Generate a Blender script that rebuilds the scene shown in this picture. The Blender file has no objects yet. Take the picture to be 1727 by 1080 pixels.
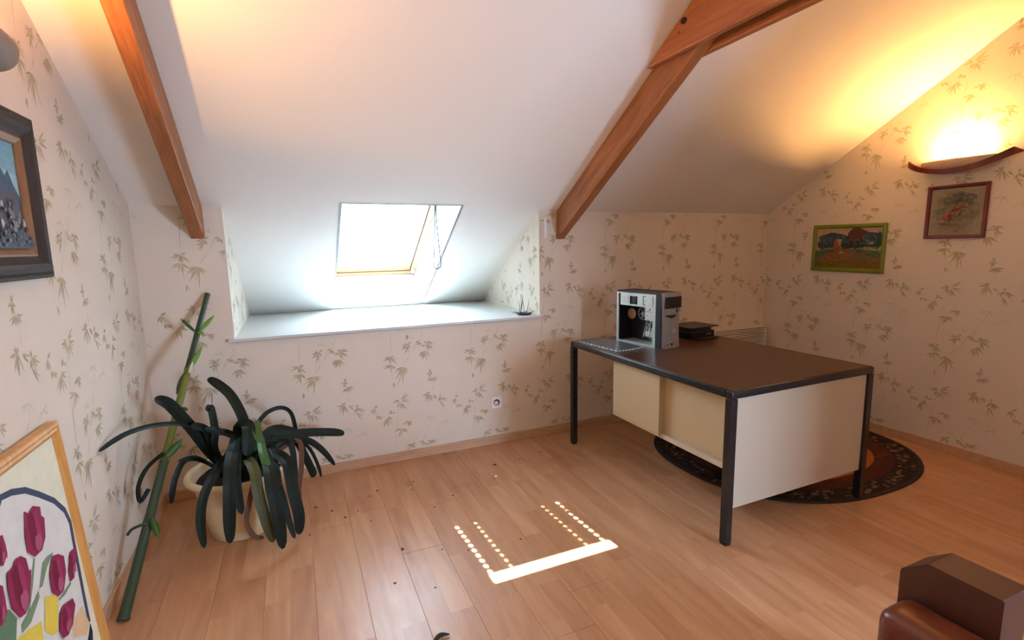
import bpy, bmesh, math, random
from mathutils import Vector, Matrix

# ------------------------------------------------------------------ camera, world, sun, exposure
scene = bpy.context.scene
COL = scene.collection
W, H, F = 1727, 1080, 846.85
R_ = Vector((0.91680169, -0.39897694, -0.01709009))
U_ = Vector((0.0729155, 0.12516819, 0.9894525))
D_ = Vector((0.39262959, 0.90837785, -0.14384601))
cam = bpy.data.objects.new('camera', bpy.data.cameras.new('camera'))
COL.objects.link(cam)
cam.data.sensor_width = 36.0
cam.data.lens = F / W * 36.0
cam.data.clip_start = 0.02
cam.matrix_world = Matrix(((R_.x, U_.x, -D_.x, 0.0), (R_.y, U_.y, -D_.y, -3.252),
                           (R_.z, U_.z, -D_.z, 1.410), (0, 0, 0, 1)))
scene.camera = cam

scene.view_settings.view_transform = 'Standard'
scene.view_settings.look = 'None'
scene.view_settings.gamma = 1.0
scene.view_settings.use_curve_mapping = False
scene.view_settings.exposure = 0.42

SUN_STRENGTH = 130.0
SKY_STRENGTH = 1.2
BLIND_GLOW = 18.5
BACK_WINDOW_GLOW = 55.0
BULB_RIGHT = 5400.0
BULB_LEFT = 4000.0

world = bpy.data.worlds.new('sky')
scene.world = world
world.use_nodes = True
bg = world.node_tree.nodes['Background']
bg.inputs['Color'].default_value = (0.50, 0.70, 1.0, 1)
bg.inputs['Strength'].default_value = SKY_STRENGTH

sun = bpy.data.objects.new('sun', bpy.data.lights.new('sun', 'SUN'))
COL.objects.link(sun)
sun.data.energy = SUN_STRENGTH
sun.data.angle = math.radians(0.42)
sun.data.color = (1.0, 0.96, 0.88)
SUN_DIR = Vector((0.17, -0.968, -1.0)).normalized()
sun.rotation_euler = SUN_DIR.to_track_quat('-Z', 'Y').to_euler()

scene.cycles.max_bounces = 10
scene.cycles.diffuse_bounces = 7
scene.cycles.use_denoising = True
scene.cycles.sample_clamp_indirect = 8.0
scene.cycles.caustics_reflective = False
scene.cycles.caustics_refractive = False

# ------------------------------------------------------------------ room measures
XL, XR = -0.763, 3.902
H1 = 1.661                      # knee wall height
T = 0.618                       # roof slope
CS = 1 / math.hypot(1, T)
RX1, RX2 = -0.338, 1.627        # window recess
SILL = 0.904
RDEP = (H1 - SILL) / T
YR, YF = -2.9, -5.5             # ridge, front wall
ZR = H1 - T * YR
SLOPE = Matrix(((1, 0, 0, 0), (0, CS, T * CS, 0), (0, -T * CS, CS, H1), (0, 0, 0, 1)))  # (x, down slope, outwards)
random.seed(7)

# ------------------------------------------------------------------ helpers
def lin(c):
    return tuple(((v / 255) / 12.92 if v / 255 <= 0.04045 else ((v / 255 + 0.055) / 1.055) ** 2.4) for v in c)

def new_mat(name):
    m = bpy.data.materials.new(name)
    m.use_nodes = True
    nt = m.node_tree
    b = nt.nodes['Principled BSDF']
    return m, nt, b

def N(nt, kind, **kw):
    n = nt.nodes.new(kind)
    for k, v in kw.items():
        if k in n.inputs:
            n.inputs[k].default_value = v
        else:
            setattr(n, k, v)
    return n

def mat(name, c, rough=0.5, metal=0.0, spec=0.5, var=0.08, scale=12.0, bump=0.0, bscale=200.0, emit=None, coat=0.0, sheen=0.0):
    """Plain procedural material: base colour broken up by a little noise, optional fine relief."""
    m, nt, b = new_mat(name)
    c = lin(c)
    tc = N(nt, 'ShaderNodeTexCoord')
    nz = N(nt, 'ShaderNodeTexNoise', Scale=scale, Detail=4.0)
    nt.links.new(tc.outputs['Object'], nz.inputs['Vector'])
    mx = N(nt, 'ShaderNodeMix', data_type='RGBA')
    mx.inputs[6].default_value = tuple(v * (1 - var) for v in c) + (1,)
    mx.inputs[7].default_value = tuple(min(1, v * (1 + var)) for v in c) + (1,)
    nt.links.new(nz.outputs['Fac'], mx.inputs[0])
    nt.links.new(mx.outputs[2], b.inputs['Base Color'])
    b.inputs['Roughness'].default_value = rough
    b.inputs['Metallic'].default_value = metal
    b.inputs['Specular IOR Level'].default_value = spec
    b.inputs['Coat Weight'].default_value = coat
    b.inputs['Sheen Weight'].default_value = sheen
    if bump:
        n2 = N(nt, 'ShaderNodeTexNoise', Scale=bscale, Detail=3.0)
        nt.links.new(tc.outputs['Object'], n2.inputs['Vector'])
        bp = N(nt, 'ShaderNodeBump', Strength=bump, Distance=0.002)
        nt.links.new(n2.outputs['Fac'], bp.inputs['Height'])
        nt.links.new(bp.outputs['Normal'], b.inputs['Normal'])
    if emit:
        b.inputs['Emission Color'].default_value = tuple(emit[0]) + (1,)
        b.inputs['Emission Strength'].default_value = emit[1]
    return m

def wood(name, c1, c2, stretch=(1.2, 14, 14), rough=0.45, rot=(0, 0, 0), bump=0.15, knots=False, coat=0.0):
    m, nt, b = new_mat(name)
    tc = N(nt, 'ShaderNodeTexCoord')
    mp = N(nt, 'ShaderNodeMapping')
    mp.inputs['Rotation'].default_value = rot
    mp2 = N(nt, 'ShaderNodeMapping')
    mp2.inputs['Scale'].default_value = stretch
    nt.links.new(tc.outputs['Object'], mp.inputs['Vector'])
    nt.links.new(mp.outputs['Vector'], mp2.inputs['Vector'])
    nz = N(nt, 'ShaderNodeTexNoise', Scale=2.2, Detail=7.0, Roughness=0.62, Distortion=0.7)
    nt.links.new(mp2.outputs['Vector'], nz.inputs['Vector'])
    fine = N(nt, 'ShaderNodeTexNoise', Scale=9.0, Detail=3.0)
    nt.links.new(mp2.outputs['Vector'], fine.inputs['Vector'])
    ad = N(nt, 'ShaderNodeMath', operation='MULTIPLY_ADD')
    ad.inputs[1].default_value = 0.45
    nt.links.new(fine.outputs['Fac'], ad.inputs[0])
    nt.links.new(nz.outputs['Fac'], ad.inputs[2])
    rp = N(nt, 'ShaderNodeValToRGB')
    rp.color_ramp.elements[0].position = 0.45
    rp.color_ramp.elements[0].color = lin(c2) + (1,)
    rp.color_ramp.elements[1].position = 0.95
    rp.color_ramp.elements[1].color = lin(c1) + (1,)
    nt.links.new(ad.outputs[0], rp.inputs['Fac'])
    out = rp.outputs['Color']
    if knots:
        vo = N(nt, 'ShaderNodeTexVoronoi', Scale=4.2)
        mpk = N(nt, 'ShaderNodeMapping')
        mpk.inputs['Scale'].default_value = (0.55, 1.5, 1.5)
        nt.links.new(mp.outputs['Vector'], mpk.inputs['Vector'])
        nt.links.new(mpk.outputs['Vector'], vo.inputs['Vector'])
        kr = N(nt, 'ShaderNodeValToRGB')
        kr.color_ramp.elements[0].position = 0.03
        kr.color_ramp.elements[0].color = (0.16, 0.10, 0.07, 1)
        kr.color_ramp.elements[1].position = 0.10
        kr.color_ramp.elements[1].color = (1, 1, 1, 1)
        nt.links.new(vo.outputs['Distance'], kr.inputs['Fac'])
        mk = N(nt, 'ShaderNodeMix', data_type='RGBA', blend_type='MULTIPLY')
        mk.inputs[0].default_value = 1
        nt.links.new(out, mk.inputs[6])
        nt.links.new(kr.outputs['Color'], mk.inputs[7])
        out = mk.outputs[2]
    nt.links.new(out, b.inputs['Base Color'])
    b.inputs['Roughness'].default_value = rough
    b.inputs['Coat Weight'].default_value = coat
    bp = N(nt, 'ShaderNodeBump', Strength=bump, Distance=0.002)
    nt.links.new(ad.outputs[0], bp.inputs['Height'])
    nt.links.new(bp.outputs['Normal'], b.inputs['Normal'])
    return m

def print_mat(name, rough=0.7, var=0.10, scale=60.0, bump=0.0):
    """Flat print: colour comes from the mesh attribute 'Col', slightly mottled."""
    m, nt, b = new_mat(name)
    at = N(nt, 'ShaderNodeAttribute', attribute_name='Col')
    tc = N(nt, 'ShaderNodeTexCoord')
    nz = N(nt, 'ShaderNodeTexNoise', Scale=scale, Detail=5.0)
    nt.links.new(tc.outputs['Object'], nz.inputs['Vector'])
    mr = N(nt, 'ShaderNodeMapRange')
    mr.inputs['To Min'].default_value = 1 - 2 * var
    mr.inputs['To Max'].default_value = 1 + 2 * var
    nt.links.new(nz.outputs['Fac'], mr.inputs['Value'])
    sc = N(nt, 'ShaderNodeVectorMath', operation='SCALE')
    nt.links.new(at.outputs['Color'], sc.inputs[0])
    nt.links.new(mr.outputs['Result'], sc.inputs['Scale'])
    nt.links.new(sc.outputs['Vector'], b.inputs['Base Color'])
    b.inputs['Roughness'].default_value = rough
    b.inputs['Specular IOR Level'].default_value = 0.3
    if bump:
        bp = N(nt, 'ShaderNodeBump', Strength=bump, Distance=0.003)
        nt.links.new(nz.outputs['Fac'], bp.inputs['Height'])
        nt.links.new(bp.outputs['Normal'], b.inputs['Normal'])
    return m

def box(bm, lo, hi, mi=0, bevel=0.0, M=None):
    r = bmesh.ops.create_cube(bm, size=1.0)
    vs = r['verts']
    for v in vs:
        v.co = Vector(((lo[i] + hi[i]) / 2 + v.co[i] * (hi[i] - lo[i]) for i in range(3)))
    fs = set(f for v in vs for f in v.link_faces)
    if bevel:
        es = list(set(e for v in vs for e in v.link_edges))
        rb = bmesh.ops.bevel(bm, geom=es, offset=bevel, segments=2, profile=0.5, affect='EDGES')
        fs = set(f for f in fs if f.is_valid) | set(rb['faces'])
        vs = list(set(v for f in fs for v in f.verts))
    for f in fs:
        f.material_index = mi
    if M is not None:
        for v in vs:
            v.co = M @ v.co
    return vs

def prism(bm, pts, axis, a, b, mi=0):
    """Extrude a 2D outline along an axis ('x','y','z') from a to b."""
    def P3(p, t):
        return {'x': (t, p[0], p[1]), 'y': (p[0], t, p[1]), 'z': (p[0], p[1], t)}[axis]
    v0 = [bm.verts.new(P3(p, a)) for p in pts]
    v1 = [bm.verts.new(P3(p, b)) for p in pts]
    n = len(pts)
    fs = [bm.faces.new(v0), bm.faces.new(v1)]
    for i in range(n):
        fs.append(bm.faces.new((v0[i], v0[(i + 1) % n], v1[(i + 1) % n], v1[i])))
    for f in fs:
        f.material_index = mi
    return v0 + v1

def hexa(bm, p, mi=0):
    """Solid from 8 points: bottom ring of 4 then top ring of 4."""
    v = [bm.verts.new(q) for q in p]
    for ids in ((3, 2, 1, 0), (4, 5, 6, 7), (0, 1, 5, 4), (1, 2, 6, 5), (2, 3, 7, 6), (3, 0, 4, 7)):
        f = bm.faces.new([v[i] for i in ids])
        f.material_index = mi
    return v

def tube(bm, pts, rad, seg=10, mi=0, cap=True):
    pts = [Vector(p) for p in pts]
    rads = rad if isinstance(rad, (list, tuple)) else [rad] * len(pts)
    rings = []
    up = Vector((0, 0, 1))
    for i, p in enumerate(pts):
        t = (pts[min(i + 1, len(pts) - 1)] - pts[max(i - 1, 0)]).normalized()
        a = t.cross(up)
        if a.length < 1e-3:
            a = t.cross(Vector((1, 0, 0)))
        a.normalize()
        c = t.cross(a)
        rings.append([bm.verts.new(p + (a * math.cos(2 * math.pi * k / seg) + c * math.sin(2 * math.pi * k / seg)) * rads[i]) for k in range(seg)])
    for i in range(len(rings) - 1):
        for k in range(seg):
            f = bm.faces.new((rings[i][k], rings[i][(k + 1) % seg], rings[i + 1][(k + 1) % seg], rings[i + 1][k]))
            f.material_index = mi
            f.smooth = True
    if cap:
        for r in (rings[0], rings[-1]):
            f = bm.faces.new(r)
            f.material_index = mi

def lathe(bm, prof, c=(0, 0, 0), seg=40, mi=0):
    rings = []
    for r, z in prof:
        rings.append([bm.verts.new((c[0] + r * math.cos(2 * math.pi * k / seg), c[1] + r * math.sin(2 * math.pi * k / seg), c[2] + z)) for k in range(seg)])
    for i in range(len(rings) - 1):
        for k in range(seg):
            f = bm.faces.new((rings[i][k], rings[i][(k + 1) % seg], rings[i + 1][(k + 1) % seg], rings[i + 1][k]))
            f.material_index = mi
            f.smooth = True
    for r in (rings[0], rings[-1]):
        f = bm.faces.new(r)
        f.material_index = mi

def obj(name, bm, mats, parent=None, smooth=False, normals=True):
    if normals:
        bmesh.ops.recalc_face_normals(bm, faces=bm.faces[:])
    me = bpy.data.meshes.new(name)
    if smooth:
        for f in bm.faces:
            f.smooth = True
    bm.to_mesh(me)
    bm.free()
    for m in (mats if isinstance(mats, (list, tuple)) else [mats]):
        me.materials.append(m)
    o = bpy.data.objects.new(name, me)
    COL.objects.link(o)
    if parent is not None:
        o.parent = parent
    return o

def tag(o, label, cat, group=None):
    o['label'] = label
    o['category'] = cat
    if group:
        o['group'] = group
    return o

def struct(o):
    o['kind'] = 'structure'
    return o

def empty(name, M=None):
    o = bpy.data.objects.new(name, None)
    COL.objects.link(o)
    o.empty_display_size = 0.1
    if M is not None:
        o.matrix_world = M
    return o

def thing(name, label, cat, M=None, group=None):
    return tag(empty(name, M), label, cat, group)

def basis(o, u, v, n):
    u, v, n, o = Vector(u), Vector(v), Vector(n), Vector(o)
    return Matrix(((u.x, v.x, n.x, o.x), (u.y, v.y, n.y, o.y), (u.z, v.z, n.z, o.z), (0, 0, 0, 1)))

class Print:
    """Flat print: coloured polygons lying on a plane, each a hair above the one before."""
    def __init__(self, base=0.0004, step=0.00012):
        self.bm = bmesh.new()
        self.cl = self.bm.loops.layers.float_color.new('Col')
        self.h, self.step = base, step
    def poly(self, pts, c, mi=0, lift=True, place=None):
        if lift:
            self.h += self.step
        vs = [self.bm.verts.new(place(p[0], p[1], self.h) if place else (p[0], p[1], self.h)) for p in pts]
        f = self.bm.faces.new(vs)
        f.material_index = mi
        c = lin(c) + (1,)
        for l in f.loops:
            l[self.cl] = c
        return f
    def blob(self, cx, cy, rx, ry, c, n=14, wob=0.15, **k):
        ph = random.random() * 6
        self.poly([(cx + rx * math.cos(a) * (1 + wob * math.sin(3 * a + ph)), cy + ry * math.sin(a) * (1 + wob * math.sin(4 * a + ph * 2)))
                   for a in [2 * math.pi * i / n for i in range(n)]], c, **k)
    def band(self, pts, w0, w1, c, **k):
        L, Rr = [], []
        n = len(pts)
        for i, p in enumerate(pts):
            a, b = pts[max(i - 1, 0)], pts[min(i + 1, n - 1)]
            dx, dy = b[0] - a[0], b[1] - a[1]
            d = math.hypot(dx, dy) or 1
            w = (w0 + (w1 - w0) * i / (n - 1)) / 2
            L.append((p[0] - dy / d * w, p[1] + dx / d * w))
            Rr.append((p[0] + dy / d * w, p[1] - dx / d * w))
        self.poly(L + Rr[::-1], c, **k)

# ------------------------------------------------------------------ materials
def ceiling_material():
    m, nt, b = new_mat('ceiling paint')
    tc = N(nt, 'ShaderNodeTexCoord')
    nz = N(nt, 'ShaderNodeTexNoise', Scale=90.0, Detail=4.0)
    nt.links.new(tc.outputs['Object'], nz.inputs['Vector'])
    b.inputs['Base Color'].default_value = lin((232, 228, 221)) + (1,)
    b.inputs['Roughness'].default_value = 0.85
    bp = N(nt, 'ShaderNodeBump', Strength=0.12, Distance=0.002)
    nt.links.new(nz.outputs['Fac'], bp.inputs['Height'])
    nt.links.new(bp.outputs['Normal'], b.inputs['Normal'])
    return m

def paper_material():
    """Cream wallpaper with fine horizontal ribs."""
    m, nt, b = new_mat('wallpaper')
    tc = N(nt, 'ShaderNodeTexCoord')
    wv = N(nt, 'ShaderNodeTexWave', wave_type='BANDS', bands_direction='Z', wave_profile='SIN', Scale=36.0, Distortion=1.2, Detail=1.0)
    wv.inputs['Detail Scale'].default_value = 0.4
    nz = N(nt, 'ShaderNodeTexNoise', Scale=6.0, Detail=5.0)
    nt.links.new(tc.outputs['Object'], wv.inputs['Vector'])
    nt.links.new(tc.outputs['Object'], nz.inputs['Vector'])
    rp = N(nt, 'ShaderNodeValToRGB')
    rp.color_ramp.elements[0].color = lin((218, 207, 191)) + (1,)
    rp.color_ramp.elements[1].color = lin((228, 217, 202)) + (1,)
    nt.links.new(nz.outputs['Fac'], rp.inputs['Fac'])
    mr = N(nt, 'ShaderNodeMapRange')
    mr.inputs['To Min'].default_value = 0.955
    mr.inputs['To Max'].default_value = 1.0
    nt.links.new(wv.outputs['Fac'], mr.inputs['Value'])
    sc = N(nt, 'ShaderNodeVectorMath', operation='SCALE')
    nt.links.new(rp.outputs['Color'], sc.inputs[0])
    nt.links.new(mr.outputs['Result'], sc.inputs['Scale'])
    nt.links.new(sc.outputs['Vector'], b.inputs['Base Color'])
    b.inputs['Roughness'].default_value = 0.75
    b.inputs['Specular IOR Level'].default_value = 0.25
    bp = N(nt, 'ShaderNodeBump', Strength=0.10, Distance=0.001)
    nt.links.new(wv.outputs['Fac'], bp.inputs['Height'])
    nt.links.new(bp.outputs['Normal'], b.inputs['Normal'])
    return m

def floor_material():
    """Three-strip beech laminate: the print on each board."""
    m, nt, b = new_mat('beech laminate')
    geo = N(nt, 'ShaderNodeNewGeometry')
    sep = N(nt, 'ShaderNodeSeparateXYZ')
    nt.links.new(geo.outputs['Position'], sep.inputs[0])
    cmb = N(nt, 'ShaderNodeCombineXYZ')
    ax = N(nt, 'ShaderNodeMath', operation='ADD')
    ax.inputs[1].default_value = -0.180 + 0.096 * 40
    ay = N(nt, 'ShaderNodeMath', operation='ADD')
    ay.inputs[1].default_value = 20.0
    nt.links.new(sep.outputs['X'], ax.inputs[0])
    nt.links.new(sep.outputs['Y'], ay.inputs[0])
    nt.links.new(ay.outputs[0], cmb.inputs['X'])
    nt.links.new(ax.outputs[0], cmb.inputs['Y'])
    br = N(nt, 'ShaderNodeTexBrick', Scale=1.0, offset=0.37, offset_frequency=2, squash=1.0)
    br.inputs['Brick Width'].default_value = 0.56
    br.inputs['Row Height'].default_value = 0.096
    br.inputs['Mortar Size'].default_value = 0.0004
    br.inputs['Mortar Smooth'].default_value = 0.0
    br.inputs['Bias'].default_value = 0.0
    br.inputs['Color1'].default_value = (0, 0, 0, 1)
    br.inputs['Color2'].default_value = (1, 1, 1, 1)
    br.inputs['Mortar'].default_value = (0.25, 0.25, 0.25, 1)
    nt.links.new(cmb.outputs[0], br.inputs['Vector'])
    # grain, shifted from strip to strip
    sh = N(nt, 'ShaderNodeVectorMath', operation='MULTIPLY')
    sh.inputs[1].default_value = (13.0, 7.0, 3.0)
    nt.links.new(br.outputs['Color'], sh.inputs[0])
    ad = N(nt, 'ShaderNodeVectorMath', operation='ADD')
    mp = N(nt, 'ShaderNodeVectorMath', operation='MULTIPLY')
    mp.inputs[1].default_value = (1.7, 13.0, 1.0)
    nt.links.new(cmb.outputs[0], mp.inputs[0])
    nt.links.new(mp.outputs[0], ad.inputs[0])
    nt.links.new(sh.outputs[0], ad.inputs[1])
    nz = N(nt, 'ShaderNodeTexNoise', Scale=1.0, Detail=6.0, Roughness=0.6, Distortion=0.9)
    nt.links.new(ad.outputs[0], nz.inputs['Vector'])
    rg = N(nt, 'ShaderNodeTexNoise', Scale=0.35, Detail=1.0)
    nt.links.new(ad.outputs[0], rg.inputs['Vector'])
    mlt = N(nt, 'ShaderNodeMath', operation='MULTIPLY')
    mlt.inputs[1].default_value = 40.0
    nt.links.new(rg.outputs['Fac'], mlt.inputs[0])
    sn = N(nt, 'ShaderNodeMath', operation='SINE')
    nt.links.new(mlt.outputs[0], sn.inputs[0])
    m1 = N(nt, 'ShaderNodeMath', operation='MULTIPLY_ADD')
    m1.inputs[1].default_value = 0.06
    nt.links.new(sn.outputs[0], m1.inputs[0])
    nt.links.new(nz.outputs['Fac'], m1.inputs[2])
    m2 = N(nt, 'ShaderNodeMath', operation='MULTIPLY_ADD')
    m2.inputs[1].default_value = 0.27
    nt.links.new(br.outputs['Color'], m2.inputs[0])
    nt.links.new(m1.outputs[0], m2.inputs[2])
    rp = N(nt, 'ShaderNodeValToRGB')
    e = rp.color_ramp.elements
    e[0].position, e[0].color = 0.08, lin((160, 108, 72)) + (1,)
    e[1].position, e[1].color = 1.22, lin((210, 164, 124)) + (1,)
    nt.links.new(m2.outputs[0], rp.inputs['Fac'])
    nt.links.new(rp.outputs['Color'], b.inputs['Base Color'])
    b.inputs['Roughness'].default_value = 0.36
    b.inputs['Specular IOR Level'].default_value = 0.5
    ns = N(nt, 'ShaderNodeTexNoise', Scale=9.0, Detail=4.0)
    nt.links.new(geo.outputs['Position'], ns.inputs['Vector'])
    rr = N(nt, 'ShaderNodeMapRange')
    rr.inputs['To Min'].default_value = 0.28
    rr.inputs['To Max'].default_value = 0.42
    nt.links.new(ns.outputs['Fac'], rr.inputs['Value'])
    nt.links.new(rr.outputs['Result'], b.inputs['Roughness'])
    return m

def glass_material():
    m, nt, b = new_mat('window glass')
    nt.nodes.remove(b)
    tr = N(nt, 'ShaderNodeBsdfTransparent')
    tr.inputs['Color'].default_value = (0.93, 0.96, 0.95, 1)
    gl = N(nt, 'ShaderNodeBsdfGlossy', Roughness=0.02)
    fr = N(nt, 'ShaderNodeFresnel', IOR=1.45)
    mx = N(nt, 'ShaderNodeMixShader')
    nt.links.new(fr.outputs[0], mx.inputs[0])
    nt.links.new(tr.outputs[0], mx.inputs[1])
    nt.links.new(gl.outputs[0], mx.inputs[2])
    nt.links.new(mx.outputs[0], nt.nodes['Material Output'].inputs['Surface'])
    return m

M = {}
M['ceiling'] = ceiling_material()
M['paper'] = paper_material()
M['motif'] = print_mat('bamboo print', 0.75, 0.12, 30)
M['floor'] = floor_material()
M['glass'] = glass_material()
M['base'] = wood('beech baseboard', (206, 168, 134), (180, 140, 106), rough=0.5, bump=0.05)
M['white'] = mat('white lacquer', (204, 206, 204), 0.4, var=0.02)
M['sill'] = mat('white laminate', (202, 204, 202), 0.35, var=0.02)
M['pine'] = wood('lacquered pine', (200, 160, 122), (180, 138, 98), rough=0.35, bump=0.05)
rotx = math.atan(T)
M['beam'] = wood('stained beam timber', (172, 110, 62), (118, 66, 34), stretch=(14, 1.1, 14), rough=0.5, rot=(rotx, 0, 0), bump=0.3, knots=False)
M['tie'] = wood('stained tie timber', (182, 110, 56), (140, 76, 36), stretch=(14, 1.0, 14), rough=0.5, bump=0.25)
M['blacksteel'] = mat('black painted steel', (30, 31, 35), 0.26, var=0.1)
M['desktop'] = wood('brown desk laminate', (86, 52, 38), (62, 37, 27), stretch=(30, 1.2, 10), rough=0.3, bump=0.04)
M['cream'] = mat('cream melamine', (186, 168, 134), 0.5, var=0.03, scale=60)
M['creamend'] = mat('pale melamine', (196, 184, 164), 0.5, var=0.03, scale=60)
M['dark'] = mat('dark plastic', (22, 22, 24), 0.4, var=0.1)
M['black'] = mat('black plastic', (14, 14, 15), 0.32, var=0.1)
M['silver'] = mat('silver plastic', (150, 142, 138), 0.38, metal=0.25, var=0.05)
M['steel'] = mat('galvanised steel', (205, 214, 210), 0.38, metal=0.35, var=0.06, scale=25)
M['casepaint'] = mat('navy black case paint', (26, 26, 34), 0.45, var=0.06)
M['cable'] = mat('grey cable', (176, 176, 178), 0.4)
M['leafgreen'] = mat('dark green strap leaf', (14, 27, 17), 0.55, var=0.45, scale=9, spec=0.28)
M['leaflight'] = mat('bright green strap leaf', (52, 92, 38), 0.38, var=0.4, scale=14)
M['leafyellow'] = mat('yellowing strap leaf', (62, 66, 26), 0.42, var=0.5, scale=9)
M['leafbrown'] = mat('dried brown leaf', (96, 58, 36), 0.7, var=0.3, scale=20)
M['pot'] = mat('ivory plastic pot', (226, 208, 168), 0.42, var=0.03)
M['soil'] = mat('dark potting soil', (30, 24, 20), 0.95, var=0.4, scale=60, bump=0.8, bscale=90)
M['bamboo'] = mat('dark green bamboo', (44, 66, 46), 0.36, var=0.35, scale=7)
M['bambooyellow'] = mat('yellow green bamboo', (104, 112, 44), 0.4, var=0.3, scale=9)
M['sprout'] = mat('bright bamboo shoot', (112, 160, 58), 0.5, var=0.2, scale=40)
M['plaster'] = mat('plaster lamp bowl', (206, 180, 150), 0.6, var=0.06, scale=20)
M['backlitbowl'] = mat('backlit plaster bowl', (138, 126, 116), 0.55, var=0.06, scale=20)  # greyed plaster: the backlit bowl's shade is put into the colour
M['redwood'] = wood('red stained wood', (112, 40, 22), (72, 20, 12), stretch=(12, 2, 12), rough=0.35, bump=0.1)
M['darkframe'] = wood('dark walnut frame', (58, 47, 42), (34, 28, 25), stretch=(16, 2, 8), rough=0.6, bump=0.2)
M['liner'] = wood('bronze liner', (150, 112, 78), (112, 80, 52), stretch=(16, 2, 8), rough=0.35, bump=0.1)
M['greenframe'] = mat('olive green frame paint', (112, 124, 34), 0.4, var=0.18, scale=18)
M['redframe'] = wood('red brown frame', (120, 36, 34), (84, 22, 22), stretch=(10, 3, 8), rough=0.35, bump=0.1)
M['pineframe'] = wood('honey pine frame', (222, 170, 98), (194, 134, 64), stretch=(20, 1.6, 8), rough=0.4, bump=0.15)
M['paint'] = print_mat('painted canvas', 0.55, 0.14, 55, bump=0.25)
M['silk'] = print_mat('painted silk', 0.6, 0.06, 22, bump=0.10)
M['rug'] = print_mat('woven rug', 0.95, 0.28, 240, bump=0.5)
M['radiator'] = mat('white radiator enamel', (222, 214, 204), 0.4, var=0.02)
M['radback'] = mat('radiator inside', (34, 32, 30), 0.7)
M['leather'] = mat('cognac leather', (100, 42, 20), 0.30, var=0.22, scale=8, bump=0.3, bscale=160, spec=0.6)
M['leatherdark'] = mat('dark brown leather', (74, 40, 26), 0.42, var=0.2, scale=8, bump=0.3, bscale=160)
M['socket'] = mat('white socket plastic', (238, 238, 240), 0.3, var=0.01)
M['cord'] = mat('grey blind cord', (46, 56, 64), 0.6)
M['bulb'] = mat('halogen tube', (255, 240, 210), 0.3, emit=((1.0, 0.49, 0.15), BULB_RIGHT))
M['bulbleft'] = mat('halogen tube left', (255, 240, 210), 0.3, emit=((1.0, 0.49, 0.15), BULB_LEFT))
M['lit'] = mat('daylight glow pane', (240, 240, 240), 0.6, var=0.01, emit=((0.50, 0.70, 1.0), BACK_WINDOW_GLOW))
M['blind'] = mat('sunlit blind cloth', (240, 240, 238), 0.8, var=0.01, emit=((0.60, 0.80, 1.0), BLIND_GLOW))  # emission stands in for the sun shining through the cloth

# ------------------------------------------------------------------ wallpaper motif (millimetres in one repeat)
LEAF= [(7, 415, 64, 456), (11, 409, 73, 401), (-4, 409, -51, 408), (-4, 405, -22, 370), (3, 401, 10, 347), (8, 404, 42, 344), (0, 412, -32, 424), (-168, 384, -140, 399), (-169, 381, -188, 343), (-167, 380, -166, 336), (-154, 338, -152, 304), (-147, 329, -116, 306), (-54, 341, -76, 337), (-54, 341, -29, 337), (-54, 341, -67, 360), (-88, 309, -116, 242), (-88, 309, -81, 240), (-88, 309, -59, 315), (-88, 309, -46, 291), (-88, 309, -101, 262), (2, 222, -50, 208), (2, 222, -20, 161), (2, 222, -1, 169), (2, 222, 19, 193), (2, 222, 44, 188), (44, 261, 10, 251), (44, 261, 81, 255), (44, 261, 76, 233), (44, 261, 57, 225), (44, 261, 37, 270), (-46, 707, -99, 691), (-46, 707, -81, 711), (-46, 707, -58, 672), (-46, 707, -20, 723), (-46, 707, -45, 663), (-46, 707, -5, 666), (-48, 664, -95, 636), (-48, 664, -67, 637), (-48, 664, -41, 600), (-48, 664, -7, 630), (-34, 544, -35, 503), (33, 640, -18, 624), (33, 640, -5, 592), (33, 640, 11, 568), (33, 640, 38, 602), (33, 640, 71, 609), (33, 640, 27, 521), (33, 640, 60, 592), (33, 640, -22, 557), (169, 730, 141, 699), (169, 730, 163, 674), (169, 730, 174, 684), (169, 730, 196, 671), (169, 730, 223, 698), (169, 730, 206, 722), (193, 772, 152, 772), (193, 772, 213, 725), (193, 772, 244, 745), (193, 772, 201, 786), (68, 777, 28, 755), (68, 777, 51, 723), (68, 777, 75, 761), (68, 777, 48, 801), (211, 578, 212, 612), (211, 578, 184, 574), (211, 578, 230, 572), (211, 578, 202, 545), (221, 543, 190, 516), (221, 543, 212, 513), (221, 543, 235, 514), (221, 543, 267, 541), (221, 543, 254, 519), (197, 435, 148, 430), (197, 435, 165, 381), (197, 435, 187, 367), (197, 435, 222, 373), (197, 435, 206, 453), (197, 435, 179, 452), (224, 427, 257, 392), (268, 375, 303, 319), (277, 404, 256, 368), (277, 404, 330, 378), (277, 404, 314, 368), (277, 404, 278, 432), (277, 404, 295, 379), (203, 102, 172, 100), (203, 102, 194, 72), (203, 102, 217, 72), (203, 102, 245, 87), (203, 102, 226, 102), (149, 104, 119, 109), (149, 104, 133, 83), (149, 104, 160, 78), (74, 102, 28, 90), (74, 102, 51, 86), (74, 102, 87, 68), (74, 102, 93, 114)]
FAINT= [(210, 278, 164, 273), (210, 278, 171, 257), (210, 278, 233, 271), (210, 278, 247, 245), (297, 229, 253, 204), (297, 229, 329, 240), (297, 229, 332, 208), (297, 229, 277, 224), (91, 145, 61, 143), (91, 145, 116, 133), (91, 145, 106, 158)]
STEM= [[(3, 401), (-19, 317), (-32, 212), (-42, 77)], [(-165, 384), (-147, 336), (-91, 309)], [(-37, 881), (-46, 707), (-40, 552)], [(33, 647), (88, 730), (134, 785), (174, 841)], [(215, 581), (227, 496), (228, 446)], [(98, 62), (143, 129), (179, 181)], [(210, 278), (208, 227), (168, 195)]]

TU, TV = 0.548, 0.690

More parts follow.
